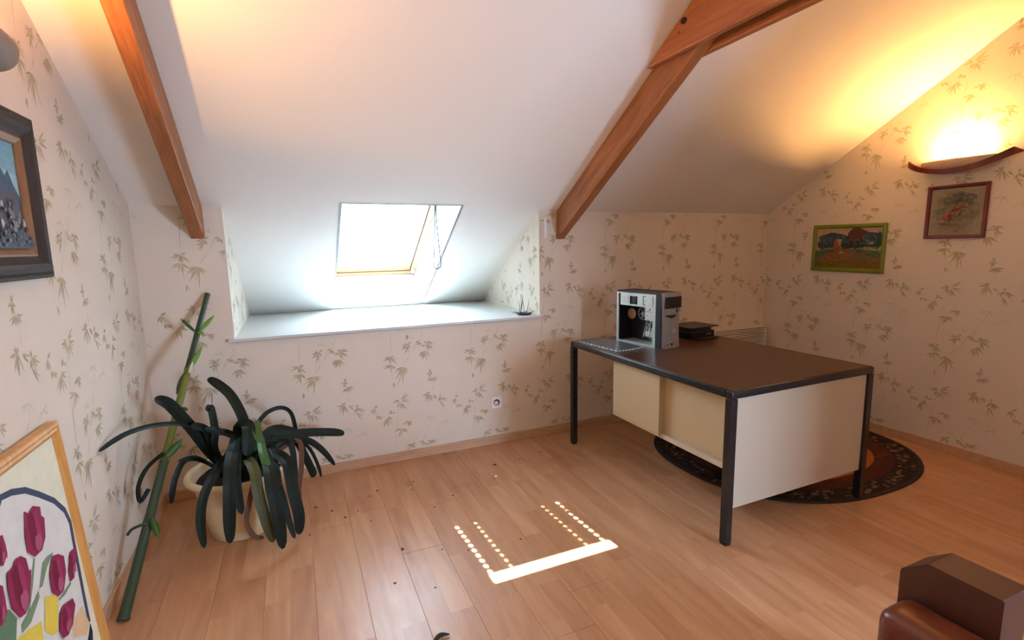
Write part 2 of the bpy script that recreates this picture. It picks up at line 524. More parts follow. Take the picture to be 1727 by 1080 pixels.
def paper_wall(name, solids, inside, u0, u1, v0, v1, place, du=0.0, dv=0.0):
    """Wall solids (bmesh builders) plus the bamboo print as faces lying on its surface."""
    p = Print(0.0004, 0.0)
    bm = p.bm
    solids(bm)
    bmesh.ops.recalc_face_normals(bm, faces=bm.faces[:])
    rnd = random.Random(sum(map(ord, name)))
    def leafpoly(a, b, w, c):
        ux, uy = b[0] - a[0], b[1] - a[1]
        L = math.hypot(ux, uy)
        if L < 1e-4:
            return
        nx, ny = -uy / L * w / 2, ux / L * w / 2
        pts = [a, (a[0] + ux * .3 + nx, a[1] + uy * .3 + ny), (a[0] + ux * .6 + nx * .9, a[1] + uy * .6 + ny * .9), b,
               (a[0] + ux * .6 - nx * .9, a[1] + uy * .6 - ny * .9), (a[0] + ux * .3 - nx, a[1] + uy * .3 - ny)]
        if all(inside(q[0], q[1]) for q in pts):
            p.h = 0.0004 + rnd.random() * 0.0002
            p.poly(pts, c, mi=1, place=place)
    i0, i1 = math.floor((u0 - du) / TU) - 1, math.ceil((u1 - du) / TU) + 1
    j0, j1 = math.floor((v0 - dv) / TV) - 1, math.ceil((v1 - dv) / TV) + 1
    for i in range(i0, i1):
        for j in range(j0, j1):
            ou, ov = du + i * TU, dv + j * TV
            for (x0, y0, x1, y1) in LEAF:
                s = rnd.random()
                c = (188 - 26 * s, 178 - 24 * s, 150 - 24 * s)
                leafpoly((ou + x0 / 1e3, ov + y0 / 1e3), (ou + x1 / 1e3, ov + y1 / 1e3), 0.0092, c)
                # the paler second leaf that the print lays beside each dark one
                an = rnd.choice((-1, 1)) * (.22 + .30 * rnd.random())
                q = .70 + .40 * rnd.random()
                ux, uy = (x1 - x0) / 1e3, (y1 - y0) / 1e3
                g_ = 10 * rnd.random()
                leafpoly((ou + x0 / 1e3, ov + y0 / 1e3), (ou + x0 / 1e3 + q * (ux * math.cos(an) - uy * math.sin(an)), ov + y0 / 1e3 + q * (ux * math.sin(an) + uy * math.cos(an))),
                         0.0085, (198 - g_, 188 - g_, 160 - g_))
            for (x0, y0, x1, y1) in FAINT:
                leafpoly((ou + x0 / 1e3, ov + y0 / 1e3), (ou + x1 / 1e3, ov + y1 / 1e3), 0.0075, (204, 196, 172))
            for st in STEM:
                for k in range(len(st) - 1):
                    leafpoly((ou + st[k][0] / 1e3, ov + st[k][1] / 1e3), (ou + st[k + 1][0] / 1e3, ov + st[k + 1][1] / 1e3), 0.0032, (190, 180, 152))
    o = obj(name, bm, [M['paper'], M['motif']], normals=False)
    return struct(o)

# ------------------------------------------------------------------ floor
bm = bmesh.new()
box(bm, (XL - .1, YF - .1, -0.12), (XR + .1, .1, -0.010))
floor = struct(obj('floor', bm, M['floor']))
PW = 0.192
rnd = random.Random(11)
cache = {}
x = 0.180 - PW * 5
while x < XR:
    y = 0.0 + rnd.random() * 1.2
    while y > YF:
        y1, y0 = min(y, 0.0), max(y - 1.28, YF)
        xa, xb = max(x, XL), min(x + PW, XR)
        if y1 - y0 > 0.02 and xb - xa > 0.01:
            key = (round(xb - xa, 4), round(y1 - y0, 4))
            if key not in cache:
                b2 = bmesh.new()
                w, l = xb - xa - 0.0006, y1 - y0 - 0.0006
                box(b2, (0.0003, 0.0003, -0.0095), (0.0003 + w, 0.0003 + l, 0.0))
                top = [e for e in b2.edges if all(abs(v.co.z) < 1e-6 for v in e.verts)]
                bmesh.ops.bevel(b2, geom=top, offset=0.0007, segments=1, affect='EDGES')
                o = obj('plank', b2, M['floor'], floor)
                cache[key] = o.data
            else:
                o = bpy.data.objects.new('plank', cache[key])
                COL.objects.link(o)
                o.parent = floor
            o.location = (xa, y0, 0)
        y -= 1.28
    x += PW

# ------------------------------------------------------------------ walls
def back_solids(bm):
    box(bm, (XL - .1, 0, -.01), (RX1, .1, H1 + .02))
    box(bm, (RX2, 0, -.01), (XR + .1, .1, H1 + .02))
    box(bm, (RX1, 0, -.01), (RX2, .1, SILL - .012))
def in_back(u, v):
    if not (XL < u < XR and 0.065 < v < H1 - .003):
        return False
    return u < RX1 - .002 or u > RX2 + .002 or v < SILL - .012
paper_wall('wall_back', back_solids, in_back, XL, XR, 0, H1, lambda u, v, h: (u, -h, v), du=0.585)

def roof_z(y):
    return H1 - T * y if y > YR else ZR - (YR - y) * T
gable = [(0.1, -.01), (0.1, H1 - T * .1 + .02), (0, H1 + .02), (YR, ZR + .02), (YF, roof_z(YF) + .02), (YF - .1, roof_z(YF) + .02), (YF - .1, -.01)]
def left_solids(bm):
    prism(bm, gable, 'x', XL - .1, XL)
paper_wall('wall_left', left_solids, lambda u, v: YF < u < 0 and .065 < v < roof_z(u) - .004, -3.4, 0, 0, 3.4, lambda u, v, h: (XL + h, u, v), du=-0.44)
def right_solids(bm):
    prism(bm, gable, 'x', XR, XR + .1)
paper_wall('wall_right', right_solids, lambda u, v: YF < -u < 0 and .065 < v < roof_z(-u) - .004, 0, 3.4, 0, 3.4, lambda u, v, h: (XR - h, -u, v), du=0.30)
def front_solids(bm):
    box(bm, (XL - .1, YF - .1, -.01), (XR + .1, YF, roof_z(YF) + .02))
paper_wall('wall_front', front_solids, lambda u, v: False, 0, .1, 0, .1, lambda u, v, h: (u, YF + h, v))

def cheek(name, xa, xb, xin, sgn):
    def sol(bm):
        prism(bm, [(0.1, SILL - .02), (RDEP + .05, SILL - .02), (RDEP + .05, SILL), (0.1, H1 - T * .1 + .01)], 'x', xa, xb)
        prism(bm, [(0.0, SILL - .012), (0.1, SILL - .012), (0.1, H1 - T * .1 + .01), (0.0, H1 + .01)], 'x', xin, xin + sgn * 0.0008)
    ins = lambda u, v: .004 < u < RDEP and SILL + .02 < v < H1 - T * u - .004
    paper_wall(name, sol, ins, 0, RDEP, SILL, H1, lambda u, v, h: (xin + sgn * (h + .0006), u, v), du=.12)
cheek('wall_recess_left', RX1 - .06, RX1, RX1, 1)
cheek('wall_recess_right', RX2, RX2 + .06, RX2, -1)

# baseboards
def baseboard(name, lo, hi):
    bm = bmesh.new()
    box(bm, lo, hi, bevel=0.003)
    return struct(obj(name, bm, M['base']))
baseboard('baseboard_back', (XL, -.012, 0), (XR, 0, .063))
baseboard('baseboard_left', (XL, YF, 0), (XL + .012, -.012, .063))
baseboard('baseboard_right', (XR - .012, YF, 0), (XR, -.012, .063))

# ------------------------------------------------------------------ sloping ceilings
SX1, SX2, SS1, SS2 = 0.295, 1.042, -0.04, 1.378      # skylight opening in the slope
s_ridge = YR / CS
s_low = (RDEP + .06) / CS
bm = bmesh.new()
th = .025
for lo, hi in (((XL - .1, s_ridge, 0), (SX1, s_low, th)), ((SX2, s_ridge, 0), (XR + .1, s_low, th)),
               ((SX1, s_ridge, 0), (SX2, SS1, th)), ((SX1, SS2, 0), (SX2, s_low, th))):
    box(bm, lo, hi, M=SLOPE)
struct(obj('ceiling', bm, M['ceiling']))
bm = bmesh.new()
prism(bm, [(YR, ZR), (YF - .1, ZR - (YR - YF + .1) * T), (YF - .1, ZR - (YR - YF + .1) * T + .04), (YR, ZR + .04)], 'x', XL - .1, XR + .1)
o = struct(obj('ceiling', bm, M['ceiling']))

# ------------------------------------------------------------------ skylight
WD = 0.40                                             # window plane outside the slope
win = struct(empty('window_1', SLOPE))
WX1, WX2, WS1, WS2 = 0.29, 1.06, 0.075, 1.564         # outer frame
def reveal(p):
    bm = bmesh.new()
    hexa(bm, p)
    return obj('reveal_panel', bm, M['white'], win)
t = .015
reveal([(SX1, SS1, 0), (SX1, SS2, 0), (SX1 - t, SS2 + t, 0), (SX1 - t, SS1 - t, 0), (WX1, WS1, WD), (WX1, WS2, WD), (WX1 - t, WS2 + t, WD), (WX1 - t, WS1 - t, WD)])
reveal([(SX2, SS1, 0), (SX2, SS2, 0), (SX2 + t, SS2 + t, 0), (SX2 + t, SS1 - t, 0), (WX2, WS1, WD), (WX2, WS2, WD), (WX2 + t, WS2 + t, WD), (WX2 + t, WS1 - t, WD)])
reveal([(SX1, SS1, 0), (SX2, SS1, 0), (SX2 + t, SS1 - t, 0), (SX1 - t, SS1 - t, 0), (WX1, WS1, WD), (WX2, WS1, WD), (WX2 + t, WS1 - t, WD), (WX1 - t, WS1 - t, WD)])
reveal([(SX1, SS2, 0), (SX2, SS2, 0), (SX2 + t, SS2 + t, 0), (SX1 - t, SS2 + t, 0), (WX1, WS2, WD), (WX2, WS2, WD), (WX2 + t, WS2 + t, WD), (WX1 - t, WS2 + t, WD)])
def ring(name, x1, x2, s1, s2, w, d0, d1, m, bev=.003):
    bm = bmesh.new()
    for lo, hi in (((x1, s1, d0), (x2, s1 + w, d1)), ((x1, s2 - w, d0), (x2, s2, d1)),
                   ((x1, s1 + w, d0), (x1 + w, s2 - w, d1)), ((x2 - w, s1 + w, d0), (x2, s2 - w, d1))):
        box(bm, lo, hi, bevel=bev)
    return obj(name, bm, m, win)
ring('window_frame', WX1 - .012, WX2 + .012, WS1 - .012, WS2 + .012, .058, WD - .01, WD + .10, M['pine'])
ring('sash', .342, 1.008, .127, 1.512, .014, WD + .004, WD + .085, M['pine'])
ring('sash_rail', .352, .998, .137, 1.502, .0, WD + .01, WD + .08, M['pine']) if False else None
bm = bmesh.new()
for lo, hi in (((.354, .139, WD + .008), (.3615, 1.502, WD + .08)), ((.985, .139, WD + .008), (.998, 1.502, WD + .08)),
               ((.3615, 1.405, WD + .008), (.985, 1.502, WD + .08)), ((.3615, .139, WD + .008), (.985, .224, WD + .08))):
    box(bm, lo, hi)
obj('sash_rail', bm, M['pine'], win)
ring('sash_gap', .3385, 1.0115, .1235, 1.5155, .0035, WD + .002, WD + .02, M['black'], 0)
bm = bmesh.new()
box(bm, (.35, .15, WD + .050), (.99, 1.49, WD + .056))
obj('glass_pane', bm, M['glass'], win)
bm = bmesh.new()
box(bm, (1.018, 1.478, WD - .028), (1.050, 1.512, WD - .008), bevel=.003)
box(bm, (1.026, 1.488, WD - .040), (1.042, 1.502, WD - .026), bevel=.003)
obj('frame_catch', bm, M['steel'], win)

# blind: cloth sheet with two rows of small holes down each side, a gap left at the top
blind = thing('window_blind', 'glowing white blind drawn down over the skylight with looped pull cord', 'blind', SLOPE)
BX1, BX2, BS1, BS2 = .3625, .984, .266, 1.404
PITCH = .0318
rows = [(.380, .0062), (.478, .0030), (.868, .0030), (.960, .0062)]
bm = bmesh.new()
dB = WD + .018
hw = .0125
xs = [BX1]
for cx, r in rows:
    xs += [cx - hw, cx + hw]
xs.append(BX2)
nrow = int((BS2 - BS1) / PITCH)
vc = {}
def vtx(x, s):
    k = (round(x, 5), round(s, 5))
    if k not in vc:
        vc[k] = bm.verts.new((x, s, dB))
    return vc[k]
for k in range(nrow):
    sa, sb = BS1 + (BS2 - BS1) * k / nrow, BS1 + (BS2 - BS1) * (k + 1) / nrow
    for i in range(0, len(xs) - 1):
        x0, x1 = xs[i], xs[i + 1]
        c4 = [vtx(x0, sa), vtx(x1, sa), vtx(x1, sb), vtx(x0, sb)]
        if i % 2 == 0:
            bm.faces.new(c4)
        else:
            cx, r = rows[i // 2]
            cs = (sa + sb) / 2
            octo = [bm.verts.new((cx + r * math.cos(math.radians(a)), cs + r * math.sin(math.radians(a)), dB)) for a in (-135, -90, -45, 0, 45, 90, 135, 180)]
            for q in range(4):
                a, b = c4[q], c4[(q + 1) % 4]
                o0, o1, o2 = octo[2 * q], octo[2 * q + 1], octo[(2 * q + 2) % 8]
                bm.faces.new((a, b, o2, o1, o0))
obj('blind_cloth', bm, M['blind'], blind)
bm = bmesh.new()
box(bm, (.3625, 1.385, dB - .006), (.984, 1.404, dB - .001), bevel=.002)
obj('bottom_bar', bm, M['white'], blind)
# pull cord hanging plumb from the top right of the sash
cp = [(1.000, .455, 1.86), (.996, .462, 1.66), (.988, .47, 1.45), (.978, .47, 1.32), (.978, .47, 1.278), (.996, .47, 1.258), (1.022, .47, 1.268), (1.030, .47, 1.31), (1.020, .47, 1.44), (1.006, .462, 1.66), (1.004, .455, 1.86)]
inv = SLOPE.inverted()
def smooth_path(pts, n=6, closed=False):
    out = []
    P = [Vector(p) for p in pts]
    for i in range(len(P) - 1):
        p0, p1, p2, p3 = P[max(i - 1, 0)], P[i], P[i + 1], P[min(i + 2, len(P) - 1)]
        for k in range(n):
            t = k / n
            out.append(0.5 * ((2 * p1) + (p2 - p0) * t + (2 * p0 - 5 * p1 + 4 * p2 - p3) * t * t + (3 * p1 - p0 - 3 * p2 + p3) * t ** 3))
    out.append(P[-1])
    return out
bm = bmesh.new()
tube(bm, [inv @ p for p in smooth_path(cp)], .0040, 6)
obj('pull_cord', bm, M['cord'], blind)

# unseen window added behind the camera for cool daylight: frame and self-glowing pane
win2 = struct(empty('added_window', Matrix.Translation((0, YF, 0))))
w2 = (2.60, .50, 3.30, 1.66)
bm = bmesh.new()
for lo, hi in (((w2[0] - .06, 0, w2[1] - .06), (w2[2] + .06, .04, w2[1])), ((w2[0] - .06, 0, w2[3]), (w2[2] + .06, .04, w2[3] + .06)),
               ((w2[0] - .06, 0, w2[1]), (w2[0], .04, w2[3])), ((w2[2], 0, w2[1]), (w2[2] + .06, .04, w2[3]))):
    box(bm, lo, hi)
obj('window_frame', bm, M['pine'], win2)
bm = bmesh.new()
box(bm, (w2[0], .004, w2[1]), (w2[2], .014, w2[3]))
obj('lit_pane', bm, M['lit'], win2)

# unseen partition, added to shield the right of the room from that window
bm = bmesh.new()
box(bm, (2.53, -3.82, 0), (XR, -3.72, roof_z(-3.77)))
struct(obj('added_partition', bm, M['paper']))

# windowsill board with a let-in access panel
bm = bmesh.new()
box(bm, (RX1 - .03, -.03, SILL - .006), (RX2 + .012, 0, SILL + .012), bevel=.002)
box(bm, (RX1, 0, SILL - .010), (RX2, RDEP + .04, SILL + .010))
sill = struct(obj('trim_1', bm, M['sill']))
bm = bmesh.new()
hx0, hx1, hy0, hy1 = .50, 1.12, .22, .92
hz = SILL + .010
for lo, hi in (((hx0, hy0, hz), (hx1, hy0 + .02, hz + .004)), ((hx0, hy1 - .02, hz), (hx1, hy1, hz + .004)),
               ((hx0, hy0 + .02, hz), (hx0 + .02, hy1 - .02, hz + .004)), ((hx1 - .02, hy0 + .02, hz), (hx1, hy1 - .02, hz + .004))):
    box(bm, lo, hi)
obj('access_panel_rim', bm, M['sill'], sill)

# ------------------------------------------------------------------ roof timbers
def rafter(name, x0, x1, dv, label):
    bm = bmesh.new()
    yt = YR + .02
    prism(bm, [(-.001, H1 - .001), (-.001, H1 - dv), (yt, H1 - T * yt - dv), (yt, H1 - T * yt - .001)], 'x', x0, x1)
    bmesh.ops.bevel(bm, geom=[e for e in bm.edges if abs(e.verts[0].co.x - e.verts[1].co.x) < 1e-6], offset=.004, segments=1, affect='EDGES')
    return tag(obj(name, bm, M['beam']), label, 'beam')
rafter('roof_beam', -.500, -.432, .176, 'orange-brown roof beam on the left, running down to the wall by the recess')
rafter('roof_beam', 1.766, 1.833, .200, 'brown roof beam right of the skylight, ending beside the white cord cleat')

def tie(x0, x1, zb, zt, label, y_cut=0.0, vis=True):
    bm = bmesh.new()
    ya = -(zb - H1) / T - .004 - y_cut
    yb = -(zt - H1) / T - .004 - y_cut
    za = YR * 2 - ya
    zbk = YR * 2 - yb
    prism(bm, [(ya, zb), (za, zb), (zbk, zt), (yb, zt)], 'x', x0, x1)
    bmesh.ops.bevel(bm, geom=[e for e in bm.edges if abs(e.verts[0].co.x - e.verts[1].co.x) < 1e-6], offset=.005, segments=1, affect='EDGES')
    return tag(obj('tie_beam', bm, M['tie']), label, 'beam')
front_tie = tie(1.726, 1.7655, 2.300, 2.50, 'wide orange tie beam with a dark knot, on the near side of the right roof beam')
tie(1.8335, 1.873, 2.292, 2.50, 'second tie beam behind the knotted one, on the far side of the right roof beam', y_cut=.06)
bm = bmesh.new()
ky, kz = (-1.303, 2.424)
lathe(bm, [(.0005, .0012), (.014, .0016), (.022, .0012), (.026, -.002)], seg=12)
kn = obj('knot', bm, mat('dark resin knot', (26, 16, 12), 0.5), front_tie)
kn.matrix_world = basis((1.7262, ky, kz), (0, -.92, -.30), (0, .20, -.62), (-1, 0, 0))
bm = bmesh.new()
lathe(bm, [(.0005, .0010), (.007, .0012), (.010, -.001)], seg=10)
k2 = obj('knot', bm, M['redwood'], front_tie)
k2.matrix_world = basis((1.7262, ky + .030, kz - .040), (0, -.4, -.9), (0, .6, -.3), (-1, 0, 0))
kn['label'] = 'dark oval knot in the timber'

# ------------------------------------------------------------------ wall lamps
def wall_lamp(label, x_wall, sgn, yc, z_rim, bulbmat, HL=.212, wood_cradle=True, bv=-.012, bowlmat='plaster'):
    """Local frame: u along the wall, v up, n out of the wall."""
    u = Vector((0, -sgn, 0))
    root = thing('wall_lamp', label, 'lamp', basis((x_wall, yc, z_rim), u, (0, 0, 1), (sgn, 0, 0)))
    PR, DP = .125, .085
    # bowl: half boat, open at the top
    bm = bmesh.new()
    nu, nv = 24, 10
    def grid(scale, lift):
        g = []
        for i in range(nu + 1):
            a = math.pi * i / nu
            uu = -HL * math.cos(a) * scale
            w = math.sin(a) ** 0.8
            row = []
            for j in range(nv + 1):
                b = math.pi / 2 * j / nv
                row.append(bm.verts.new((uu, -DP * w * scale * math.sin(b) ** 1.0 + lift, max(0.001, PR * w * scale * math.cos(b) ** 0.75))))
            g.append(row)
        return g
    outer = grid(1.0, 0.0)
    inner = grid(0.955, 0.0)
    for g, fl in ((outer, 0), (inner, 1)):
        for i in range(nu):
            for j in range(nv):
                f = bm.faces.new((g[i][j], g[i + 1][j], g[i + 1][j + 1], g[i][j + 1]))
                f.smooth = True
    for i in range(nu):
        bm.faces.new((outer[i][0], outer[i + 1][0], inner[i + 1][0], inner[i][0]))
    obj('bowl', bm, M[bowlmat], root)
    # cradle: crescent of wood under and in front of the bowl, tips turned out past its ends
    bm = bmesh.new()
    prof = []
    n = 28
    tops, bots = [], []
    for i in range(n + 1):
        q = -1 + 2 * i / n
        uu = q * .292
        low = -.086 * (1 - abs(q) ** 2.2) - .002
        thick = .027 + .016 * abs(q) ** 2
        if abs(q) > .93:
            thick *= (1 - abs(q)) / .07 * .9 + .1
        top = low + thick
        if abs(q) > .72:
            top = max(top, -.004 + .012 * (abs(q) - .72) / .28)
        nn = PR * math.sqrt(max(0, 1 - (q / 1.0) ** 2)) * .98 + .012
        tops.append((uu, top, nn))
        bots.append((uu, low, nn))
    rings_ = []
    for (a, b_, c_), (d, e_, f_) in zip(tops, bots):
        rings_.append([bm.verts.new(p) for p in ((a, b_, c_ + .008), (a, b_, max(.001, c_ - .014)), (d, e_, max(.001, f_ - .020)), (d, e_, f_ + .004))])
    for i in range(n):
        for k in range(4):
            bm.faces.new((rings_[i][k], rings_[i + 1][k], rings_[i + 1][(k + 1) % 4], rings_[i][(k + 1) % 4]))
    bm.faces.new(rings_[0]); bm.faces.new(rings_[-1])
    if wood_cradle:
        obj('cradle', bm, M['redwood'], root)
    else:
        bm.free()
    bm = bmesh.new()
    tube(bm, [(-.045, bv, .064), (.045, bv, .064)], .0055, 10)
    obj('bulb', bm, bulbmat, root)
    bm = bmesh.new()
    for s in (-1, 1):
        box(bm, (s * .056 - .009, bv - .020, .050), (s * .056 + .009, bv + .008, .078), bevel=.002)
    box(bm, (-.065, bv - .030, .0), (.065, bv - .020, .076), bevel=.002)
    obj('lamp_holder', bm, M['white'], root)
    return root
wall_lamp('lit wall lamp with plaster bowl in red wood cradle, above the red framed picture', XR, -1, -1.391, 1.906, M['bulb'])
wall_lamp('lit wall lamp with plaster bowl above the dark framed mountain painting', XL, 1, -1.510, 1.985, M['bulbleft'], HL=.30, wood_cradle=False, bv=.006, bowlmat='backlitbowl')

# ------------------------------------------------------------------ pictures
def frame_mesh(name, Wd, Ht, prof, m, parent):
    """Mitred frame: prof = list of (inset from outer edge, height off the back)."""
    bm = bmesh.new()
    rings_ = []
    for ins, h in prof:
        rings_.append([bm.verts.new((sx * (Wd / 2 - ins), sy * (Ht / 2 - ins), h)) for sx, sy in ((-1, -1), (1, -1), (1, 1), (-1, 1))])
    for i in range(len(rings_)):
        a, b = rings_[i], rings_[(i + 1) % len(rings_)]
        for k in range(4):
            bm.faces.new((a[k], a[(k + 1) % 4], b[(k + 1) % 4], b[k]))
    return obj(name, bm, m, parent)

def picture(label, Mx, Wd, Ht, prof, fm, liner=None, lm=None, backing=.004):
    root = thing('framed_picture', label, 'picture', Mx)
    frame_mesh('frame', Wd, Ht, prof, fm, root)
    if liner:
        w = liner[0][0]
        frame_mesh('liner', Wd, Ht, liner, lm, root)
    bm = bmesh.new()
    ins = prof[-1][0] - .008
    box(bm, (-Wd / 2 + ins, -Ht / 2 + ins, .001), (Wd / 2 - ins, Ht / 2 - ins, backing))
    obj('backing_board', bm, M['white'], root)
    return root

def canvas(root, p, m, name='painting'):
    return obj(name, p.bm, m, root, normals=False)

# green framed landscape on the right wall
g = picture('olive green framed landscape picture, left of the two on the right wall',
            basis((XR - .001, -.7165, 1.357), (0, -1, -.012), (0, -.008, 1), (-1, 0, 0)), .552, .362,
            [(0, .001), (0, .012), (.006, .017), (.018, .019), (.026, .015), (.030, .008), (.030, .001)], M['greenframe'])
p = Print(.005)
w, h = .252, .157
p.poly([(-w, -h), (w, -h), (w, h), (-w, h)], (186, 158, 130))
p.poly([(-w, -h), (w, -h), (w, -.02), (-w, -.02)], (120, 96, 44))
p.poly([(-w, -.02), (w, -.02), (w, -.09), (.10, -.03), (-.04, .0), (-.25, -.08)], (78, 104, 70))
p.poly([(-w, -.075), (-.15, -.035), (-.075, .0), (.01, .0), (.07, -.03), (w, -.08), (w, -.12), (-w, -.13)], (136, 98, 64))
p.poly([(-w, -h), (w, -h), (w, -.10), (.05, -.085), (-w, -.11)], (124, 98, 36))
for cx, cy, rx, ry, c in ((-.155, .040, .07, .045, (58, 78, 80)), (-.19, .025, .05, .035, (58, 76, 74)), (-.12, .092, .085, .026, (58, 80, 86)), (-.13, .06, .035, .05, (58, 80, 86)), (-.06, .09, .05, .02, (58, 78, 86)),
                          (.0, .045, .05, .055, (52, 72, 82)), (.075, .085, .075, .072, (96, 66, 58)), (.05, .04, .05, .045, (64, 62, 62)), (.10, .04, .04, .04, (60, 66, 64)),
                          (.185, .085, .045, .035, (58, 78, 86)), (.23, .08, .022, .04, (54, 76, 84)), (.22, .035, .04, .03, (52, 76, 74)), (.18, .02, .06, .012, (60, 84, 66))):
    p.blob(cx, cy, min(rx, w - abs(cx) - .001), min(ry, h - abs(cy) - .001), c)
rr = random.Random(21)
for k in range(160):
    cx, cy = rr.uniform(-w + .012, w - .012), rr.uniform(-h + .012, .01)
    t_ = (cy + h) / h
    base_ = (122, 104, 48) if t_ < .35 else ((140, 104, 66) if abs(cx + .05) < .12 * (1.3 - t_) + .02 else (98, 116, 80))
    j = rr.uniform(-14, 14)
    p.blob(cx, cy, .010, .005, tuple(v + j for v in base_), n=7, wob=.3)
for k in range(90):
    cx = rr.uniform(-.21, .23)
    cy = rr.uniform(.03, .10)
    c_ = (110, 78, 66) if .01 < cx < .13 and cy > .05 else (72, 96, 102)
    if .02 < cy - abs(cx) * .08 and not (-.10 < cx < -.04 and cy < .07):
        j = rr.uniform(-12, 12)
        p.blob(cx, cy, .011, .009, tuple(v + j for v in c_), n=7, wob=.3)
p.poly([(-.085, .0), (-.05, .0), (-.052, .05), (-.06, .065), (-.075, .065), (-.086, .05)], (150, 84, 66))
p.blob(.065, -.02, .03, .012, (120, 110, 70))
p.blob(-.02, -.03, .02, .01, (176, 130, 90))
canvas(g, p, M['paint'])

# red framed flower picture
g = picture('small red framed flower picture under the right wall lamp',
            basis((XR - .001, -1.389, 1.586), (0, -1, -.006), (0, .004, 1), (-1, 0, 0)), .325, .337,
            [(0, .001), (0, .014), (.004, .018), (.014, .018), (.020, .012), (.022, .007), (.022, .001)], M['redframe'])
p = Print(.005)
p.poly([(-.143, -.149), (.143, -.149), (.143, .149), (-.143, .149)], (150, 142, 118))
for cx, cy, rx, ry, c in ((.03, .07, .07, .05, (112, 104, 92)), (.0, .03, .06, .06, (110, 116, 82)), (-.02, -.03, .06, .07, (120, 122, 88)), (.06, -.02, .06, .03, (128, 124, 92)), (.015, .085, .025, .025, (84, 78, 72)),
                          (-.04, -.065, .05, .028, (152, 92, 70)), (-.065, -.05, .03, .02, (160, 112, 88)), (.01, .0, .035, .03, (150, 62, 44)), (.03, .02, .025, .022, (158, 74, 52)), (.0, .02, .014, .016, (96, 96, 60)), (-.01, -.02, .02, .014, (150, 60, 40))):
    p.blob(cx, cy, rx, ry, c)
rr = random.Random(22)
for k in range(220):
    a_ = rr.uniform(0, 6.28); q_ = rr.random() ** .6 * .125
    cx, cy = q_ * math.cos(a_), q_ * math.sin(a_)
    al, ac = (cx + cy * .9) / 1.35, (cx - cy * 1.1)
    if abs(ac) < .022 and -.075 < al < .04:
        c_ = rr.choice([(156, 66, 48), (168, 92, 70), (148, 58, 42), (160, 110, 88)])
    elif cy > .05 and q_ < .1:
        c_ = rr.choice([(112, 106, 96), (96, 90, 84), (128, 122, 106)])
    else:
        c_ = rr.choice([(132, 130, 100), (142, 136, 112), (120, 122, 92), (150, 142, 118), (136, 122, 104)])
    p.blob(cx, cy, rr.uniform(.007, .014), rr.uniform(.005, .011), c_, n=7, wob=.3)
p.band([(.0, .0), (.02, .06), (.06, .09), (.10, .10)], .004, .003, (92, 84, 70))
p.band([(.01, .01), (-.05, .05), (-.09, .07)], .004, .003, (106, 104, 74))
canvas(g, p, M['paint'])

# dark framed mountain painting on the left wall, close to the camera
PWD, PHT = .80, .505
g = picture('mountain landscape painting in a heavy dark moulded frame on the left wall',
            basis((XL + .001, -1.095 - PWD / 2, 1.589), (0, 1, 0), (0, 0, 1), (1, 0, 0)), PWD, PHT,
            [(0, .001), (0, .022), (.004, .030), (.010, .032), (.014, .029), (.020, .034), (.034, .040), (.046, .036), (.060, .024), (.066, .020), (.070, .018), (.070, .001)], M['darkframe'],
            [(.0702, .001), (.0702, .019), (.076, .021), (.084, .017), (.092, .013), (.096, .009), (.096, .001)], M['liner'])
p = Print(.005)
a, b = PWD / 2 - .094, PHT / 2 - .094
p.poly([(-a, -b), (a, -b), (a, b), (-a, b)], (120, 170, 190))
p.poly([(-a, -.02), (a, -.02), (a, .06), (.1, .10), (-a, .05)], (150, 190, 200))
p.poly([(-a, -b), (a, -b), (a, -.005), (a - .03, .03), (a - .055, .075), (a - .075, .055), (a - .12, .11), (a - .2, .06), (a - .3, .09), (-a, .02)], (62, 88, 112))
p.poly([(-a, -b), (a, -b), (a, -.045), (a - .02, -.02), (a - .045, .015), (a - .07, .0), (a - .13, .02), (-a, -.02)], (84, 84, 92))
rr = random.Random(5)
for k in range(150):
    cx = a - rr.random() ** 1.6 * .45
    cy = -b + .01 + rr.random() * (.13 - max(0, cx - a + .06) * 1.2)
    s = .004 + rr.random() * .008
    v = rr.choice([(150, 146, 146), (122, 116, 118), (60, 66, 78), (176, 172, 170), (74, 62, 60), (50, 70, 92)])
    if cx + s * 1.3 < a and cy - s * 1.6 > -b:
        p.blob(cx, cy, s, s * 1.3, v, n=7, wob=.3)
p.poly([(-a, -b), (a, -b), (a, -b + .035), (a - .08, -b + .05), (a - .2, -b + .03), (-a, -b + .05)], (52, 62, 74))
for k in range(60):
    cx = a - .006 - rr.random() * .3
    p.blob(cx, -b + .008 + rr.random() * .035, .004, .005, rr.choice([(96, 104, 114), (40, 50, 62), (120, 124, 130)]), n=6, wob=.3)
canvas(g, p, M['paint'])

